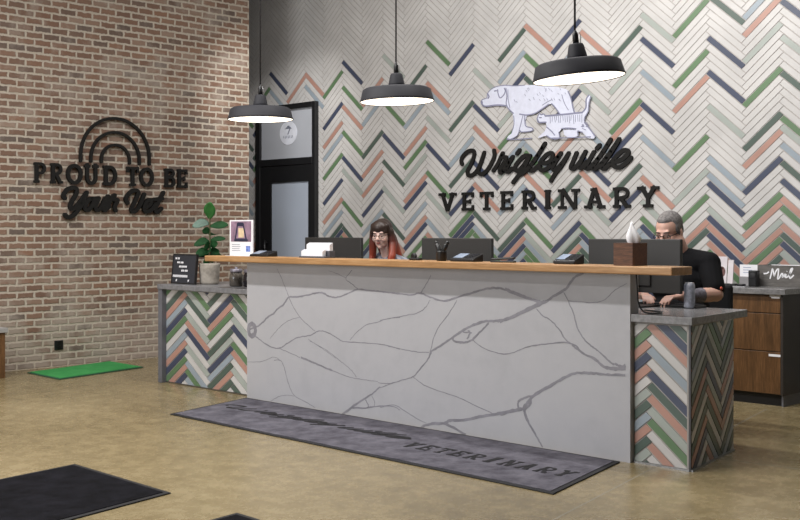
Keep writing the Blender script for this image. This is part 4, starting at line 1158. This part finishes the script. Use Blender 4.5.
def smooth_path3(p, n=4):
    p = [Vector(q) for q in p]; out = []
    for i in range(len(p)-1):
        a, b, c, d = p[max(i-1,0)], p[i], p[i+1], p[min(i+2,len(p)-1)]
        for k in range(n):
            t = k/n; out.append(0.5*((2*b)+(c-a)*t+(2*a-5*b+4*c-d)*t*t+(3*b-a-3*c+d)*t**3))
    out.append(p[-1]); return out
def glasses(t, W_, m, r=.0022, h=.016):
    b = MB()
    for q in (-1,1):
        pts = [(q*.033+.023*abs(math.cos(a))**.7*(1 if math.cos(a)>0 else -1), -.0985+.004*abs(math.cos(a)), -.001+h*abs(math.sin(a))**.7*(1 if math.sin(a)>0 else -1)) for a in [2*PI*i/20 for i in range(21)]]
        b.tube([W_(p) for p in pts], r, 6)
        b.tube([W_(p) for p in ((q*.056,-.094,.006),(q*.072,-.06,.007),(q*.082,.01,.006),(q*.08,.03,-.012))], r, 6)
    b.tube([W_(p) for p in ((-.010,-.099,.004),(0,-.1035,.007),(.010,-.099,.004))], r, 6)
    b.build('glasses', m, t)

# man
skin_m = skin('man_skin', '#c79c8b', '#d3a998')
tat = mat('tattoo_ink', '#6f6b74', .55, var=.25, scale=60)
ZSEAT = 0
man, Tm, Wm = person((-3.80,6.47,0), .0, 'man with short grey hair, glasses and black shirt typing behind the right monitor', (-.045,-.04,1.296), math.radians(17), math.radians(4), skin_m, False, .200,
    {1:((.305,-.06,.905),(.21,-.33,.900)), -1:((-.33,-.06,.905),(-.03,-.36,.900))}, mat('black_shirt_cotton','#101013',.9,scale=30,spec=.2), mat('dark_trousers','#22252e',.85), 1.05, .006)
H = Blob()
def HE(B, T, c, r): B.ball(T @ Vector(c), r, seg=22, ring=14, R=T.to_3x3())
HE(H, Tm, (0,.030,.051), (.083,.097,.088)); HE(H, Tm, (0,-.022,.088),(.052,.047,.036)); HE(H, Tm, (0,.064,.005),(.072,.060,.072))
for q in (-1,1): HE(H, Tm, (q*.070,.004,.030),(.014,.038,.038)); HE(H, Tm, (q*.0775,-.004,.0),(.005,.012,.025))
fuse(H, 'hair', [mat('short_grey_hair','#6e6a69',.8,var=.25,scale=70,bump=.3)], .005, 3, man)
b = MB()
for q in (-1,1): b = MB(); b.tube([Wm(p) for p in ((q*.014,-.089,.024),(q*.032,-.0915,.029),(q*.05,-.082,.024))], [.004,.0045,.003], 8); b.build('eyebrow', mat('grey_brows','#574c46',.8), man)
b = MB()
b.tube([Wm(p) for p in ((-.022,-.087,-.0590),(0,-.0915,-.0585),(.022,-.087,-.0590))], [.002,.0045,.002], 8); b.build('lips', mat('man_lips','#a8695c',.5), man)
glasses(man, Wm, M_black, .0024, .015)
# tattooed band and sleeve patch
e, w_ = Vector((.305,-.06,.905)), Vector((.21,-.33,.900))
b = MB(); pa = [e.lerp(w_, f) for f in (.40,.48,.56,.64,.72,.80)]; b.tube(pa, [.0468,.0455,.0435,.0410,.0385,.0358], 24, caps=False)
b.build('forearm_tattoo', tat, man)
b = MB(); a = Vector((.200,.04,1.105)); pe = a.lerp(e,.80); b.ball(pe+Vector((.063,-.028,.0)), (.008,.012,.012)); b.build('sleeve_badge', mat('orange_badge','#c2553f',.6), man)

# woman
skin_w = skin('woman_skin', '#deb8aa', '#e8c6b9')
def stripes():
    m = NT('grey_striped_knit'); tc = m.n('ShaderNodeTexCoord').outputs['Object']
    w = m.n('ShaderNodeTexWave'); w.bands_direction = 'DIAGONAL'; w.inputs['Scale'].default_value = 9; w.inputs['Distortion'].default_value = 1.2; m.l(tc, w.inputs[0])
    m.l(m.ramp(w.outputs['Fac'], [(.3,'#6d707c'),(.7,'#8f929c')]), m.b.inputs['Base Color']); m.b.inputs['Roughness'].default_value = .9
    return m.mat
def redhair():
    m = NT('dark_to_red_hair'); tc = m.n('ShaderNodeTexCoord').outputs['Object']
    sp = m.n('ShaderNodeSeparateXYZ'); m.l(tc, sp.inputs[0])
    mp = m.n('ShaderNodeMapping'); mp.inputs['Scale'].default_value = (70,70,6); m.l(tc, mp.inputs[0]); nz = m.noise(mp.outputs[0], 1.5, 4)
    f = m.math('ADD', sp.outputs[2], m.math('MULTIPLY', m.math('SUBTRACT', nz.outputs[0], .5), .10))
    r = m.n('ShaderNodeMapRange'); r.inputs[1].default_value = 1.08; r.inputs[2].default_value = 1.34; m.l(f, r.inputs[0])
    m.l(m.ramp(r.outputs[0], [(0,'#9a4028'),(.3,'#863a27'),(.6,'#5b3028'),(.85,'#33251f')]), m.b.inputs['Base Color'])
    m.b.inputs['Roughness'].default_value = .45; m.bump(nz.outputs[0], .4, .004); return m.mat
wom, Tw, Ww = person((-6.585,6.53,0), .12, 'woman with dark to red long hair and glasses sitting behind the counter', (0,-.045,1.285), math.radians(13), math.radians(16), skin_w, True, .165,
    {1:((.255,-.03,.875),(.12,-.32,.875)), -1:((-.255,-.03,.875),(-.12,-.32,.875))}, stripes(), mat('navy_trousers','#262a38',.85), 1.02, .006)
H = Blob()
HE(H, Tw, (0,.022,.040), (.084,.098,.086)); HE(H, Tw, (0,.06,-.02),(.080,.062,.10))
HE(H, Tw, (0,-.020,.062), (.077,.074,.062))
for i in range(11):
    a = (i-5)/5; x = .060*a; H.cap(Tw @ Vector((x*.85,-.060,.076)), Tw @ Vector((x*1.10,-.086+.024*a*a,.030-.008*a*a-.004*(i%2))), .013, .006)
for q in (-1,1):
    H.cap(Tw @ Vector((q*.06,-.03,.075)), Tw @ Vector((q*.083,-.022,0)), .024, .013)
    H.cap(Tw @ Vector((q*.084,-.018,.02)), Tw @ Vector((q*.096,-.008,-.075)), .013, .017)
    H.cap(Tw @ Vector((q*.078,.0,.02)), Tw @ Vector((q*.090,.0,-.08)), .030, .034)
    H.cap(Tw @ Vector((q*.096,-.008,-.07)), Vector((q*.100,-.055,1.10)), .018, .022)
    H.cap(Tw @ Vector((q*.088,.0,-.075)), Vector((q*.105,-.04,1.10)), .035, .030)
    H.cap(Vector((q*.100,-.055,1.10)), Vector((q*.090,-.095,1.00)), .022, .014)
    H.cap(Vector((q*.105,-.04,1.10)), Vector((q*.10,-.085,.985)), .030, .012)
    H.cap(Tw @ Vector((q*.05,.06,-.05)), Vector((q*.07,.11,1.05)), .05, .035)
fuse(H, 'hair', [redhair()], .0055, 3, wom)
b = MB()
for q in (-1,1): b = MB(); b.tube([Ww(p) for p in ((q*.016,-.0905,.022),(q*.033,-.0925,.028),(q*.052,-.083,.022))], [.003,.0032,.002], 8); b.build('eyebrow', mat('dark_brows','#3b2a24',.8), wom)
b = MB()
b.tube([Ww(p) for p in ((-.019,-.086,-.0555),(-.006,-.0905,-.0535),(0,-.0905,-.0545),(.006,-.0905,-.0535),(.019,-.086,-.0555))], [.0015,.004,.004,.004,.0015], 8)
b.tube([Ww(p) for p in ((-.016,-.0855,-.0600),(0,-.0905,-.0640),(.016,-.0855,-.0600))], [.0015,.005,.0015], 8); b.build('lips', mat('rose_lips','#a65a55',.45), wom)
glasses(wom, Ww, M_black, .0020, .016)

def chair(loc, rz, label):
    t = thing('office_chair', label, 'chair', loc, rz, 'office chairs behind the counter')
    b = MB(); b.box(-.24,.24,-.20,.25,.43,.495,b=.03); b.build('seat', mat('black_seat_fabric','#1c1c20',.9), t)
    b = MB(); b.box(-.21,.21,.285,.33,.56,.95,b=.02); b.build('backrest', mat('black_mesh','#1e1e22',.85), t)
    b = MB(); b.tube([(0,.2,.45),(0,.33,.47),(0,.345,.60)], .02, 8); b.build('back_bracket', M_black, t)
    b = MB(); b.lathe([(.03,.09),(.03,.28),(.02,.281),(.02,.429)], 16); b.build('gas_post', M_steel, t)
    for i in range(5):
        a = 2*PI*i/5+.3; b = MB(); b.tube([(0,0,.10),(.27*math.cos(a),.27*math.sin(a),.075)], [.024,.014], 8); lg = b.build('leg', M_black, t)
        b = MB(); b.ball((.27*math.cos(a),.27*math.sin(a),.031),(.03,.03,.03)); b.build('caster', M_black, lg)
chair((-3.80,6.50,0), 0, 'black office chair under the man in the black shirt')
chair((-6.585,6.56,0), .12, 'black office chair under the red haired woman')

# ================================================================== LIGHT
def area(name, loc, rot, sx, sy, power, color=(1,1,1), spread=None):
    l = bpy.data.lights.new(name, 'AREA'); l.shape = 'RECTANGLE'; l.size = sx; l.size_y = sy; l.energy = power; l.color = color
    if spread: l.spread = spread
    o = bpy.data.objects.new(name, l); COL.objects.link(o); o.location = loc; o.rotation_euler = rot; return o
W1 = (1.0,.975,.95); DAY = (.95,.97,1.0)
area('unseen_ceiling_strip', (-6.1, 2.8, 4.6), (0,0,0), 4.2, .2, 300, W1)
area('unseen_ceiling_strip', (-6.6, -.2, 4.6), (0,0,0), 4.2, .2, 190, W1)
area('unseen_ceiling_strip', (-4.6, 5.6, 4.75), (math.radians(38),0,0), 4.4, .25, 235, W1)  # wall wash added out of view to brighten the back wall
area('storefront_daylight', (-7.2, -3.9, 2.05), (math.radians(90),0,math.radians(4)), 5.0, 3.0, 330, DAY)
sl = bpy.data.lights.new('added_door_spot','SPOT'); sl.energy = 620; sl.color = W1; sl.spot_size = math.radians(33); sl.spot_blend = .7; sl.shadow_soft_size = .08  # unseen spot, added to brighten the door and the wall strip left of it
so_ = bpy.data.objects.new('added_door_spot', sl); COL.objects.link(so_); so_.location = (-7.0, 6.15, 4.8)
so_.rotation_euler = (Vector((-10.6,8.48,1.75))-Vector(so_.location)).to_track_quat('-Z','Y').to_euler()
w = bpy.data.worlds.new('world'); SC.world = w; w.use_nodes = True
w.node_tree.nodes['Background'].inputs[0].default_value = (.75,.82,.95,1); w.node_tree.nodes['Background'].inputs[1].default_value = .6

# ================================================================== CAMERA
cam = bpy.data.cameras.new('camera'); co = bpy.data.objects.new('camera', cam); COL.objects.link(co)
co.location = (0, 0, EYE); co.rotation_euler = (PI/2, 0, math.atan2(-UZ, NZ))
cam.sensor_width = 36; cam.lens = F/800*36; cam.shift_y = (CY-260)/800; cam.clip_start = .05
SC.camera = co
vs_ = SC.view_settings
vs_.view_transform = 'Standard'; vs_.look = 'None'; vs_.gamma = 1; vs_.exposure = -0.25; vs_.use_curve_mapping = False
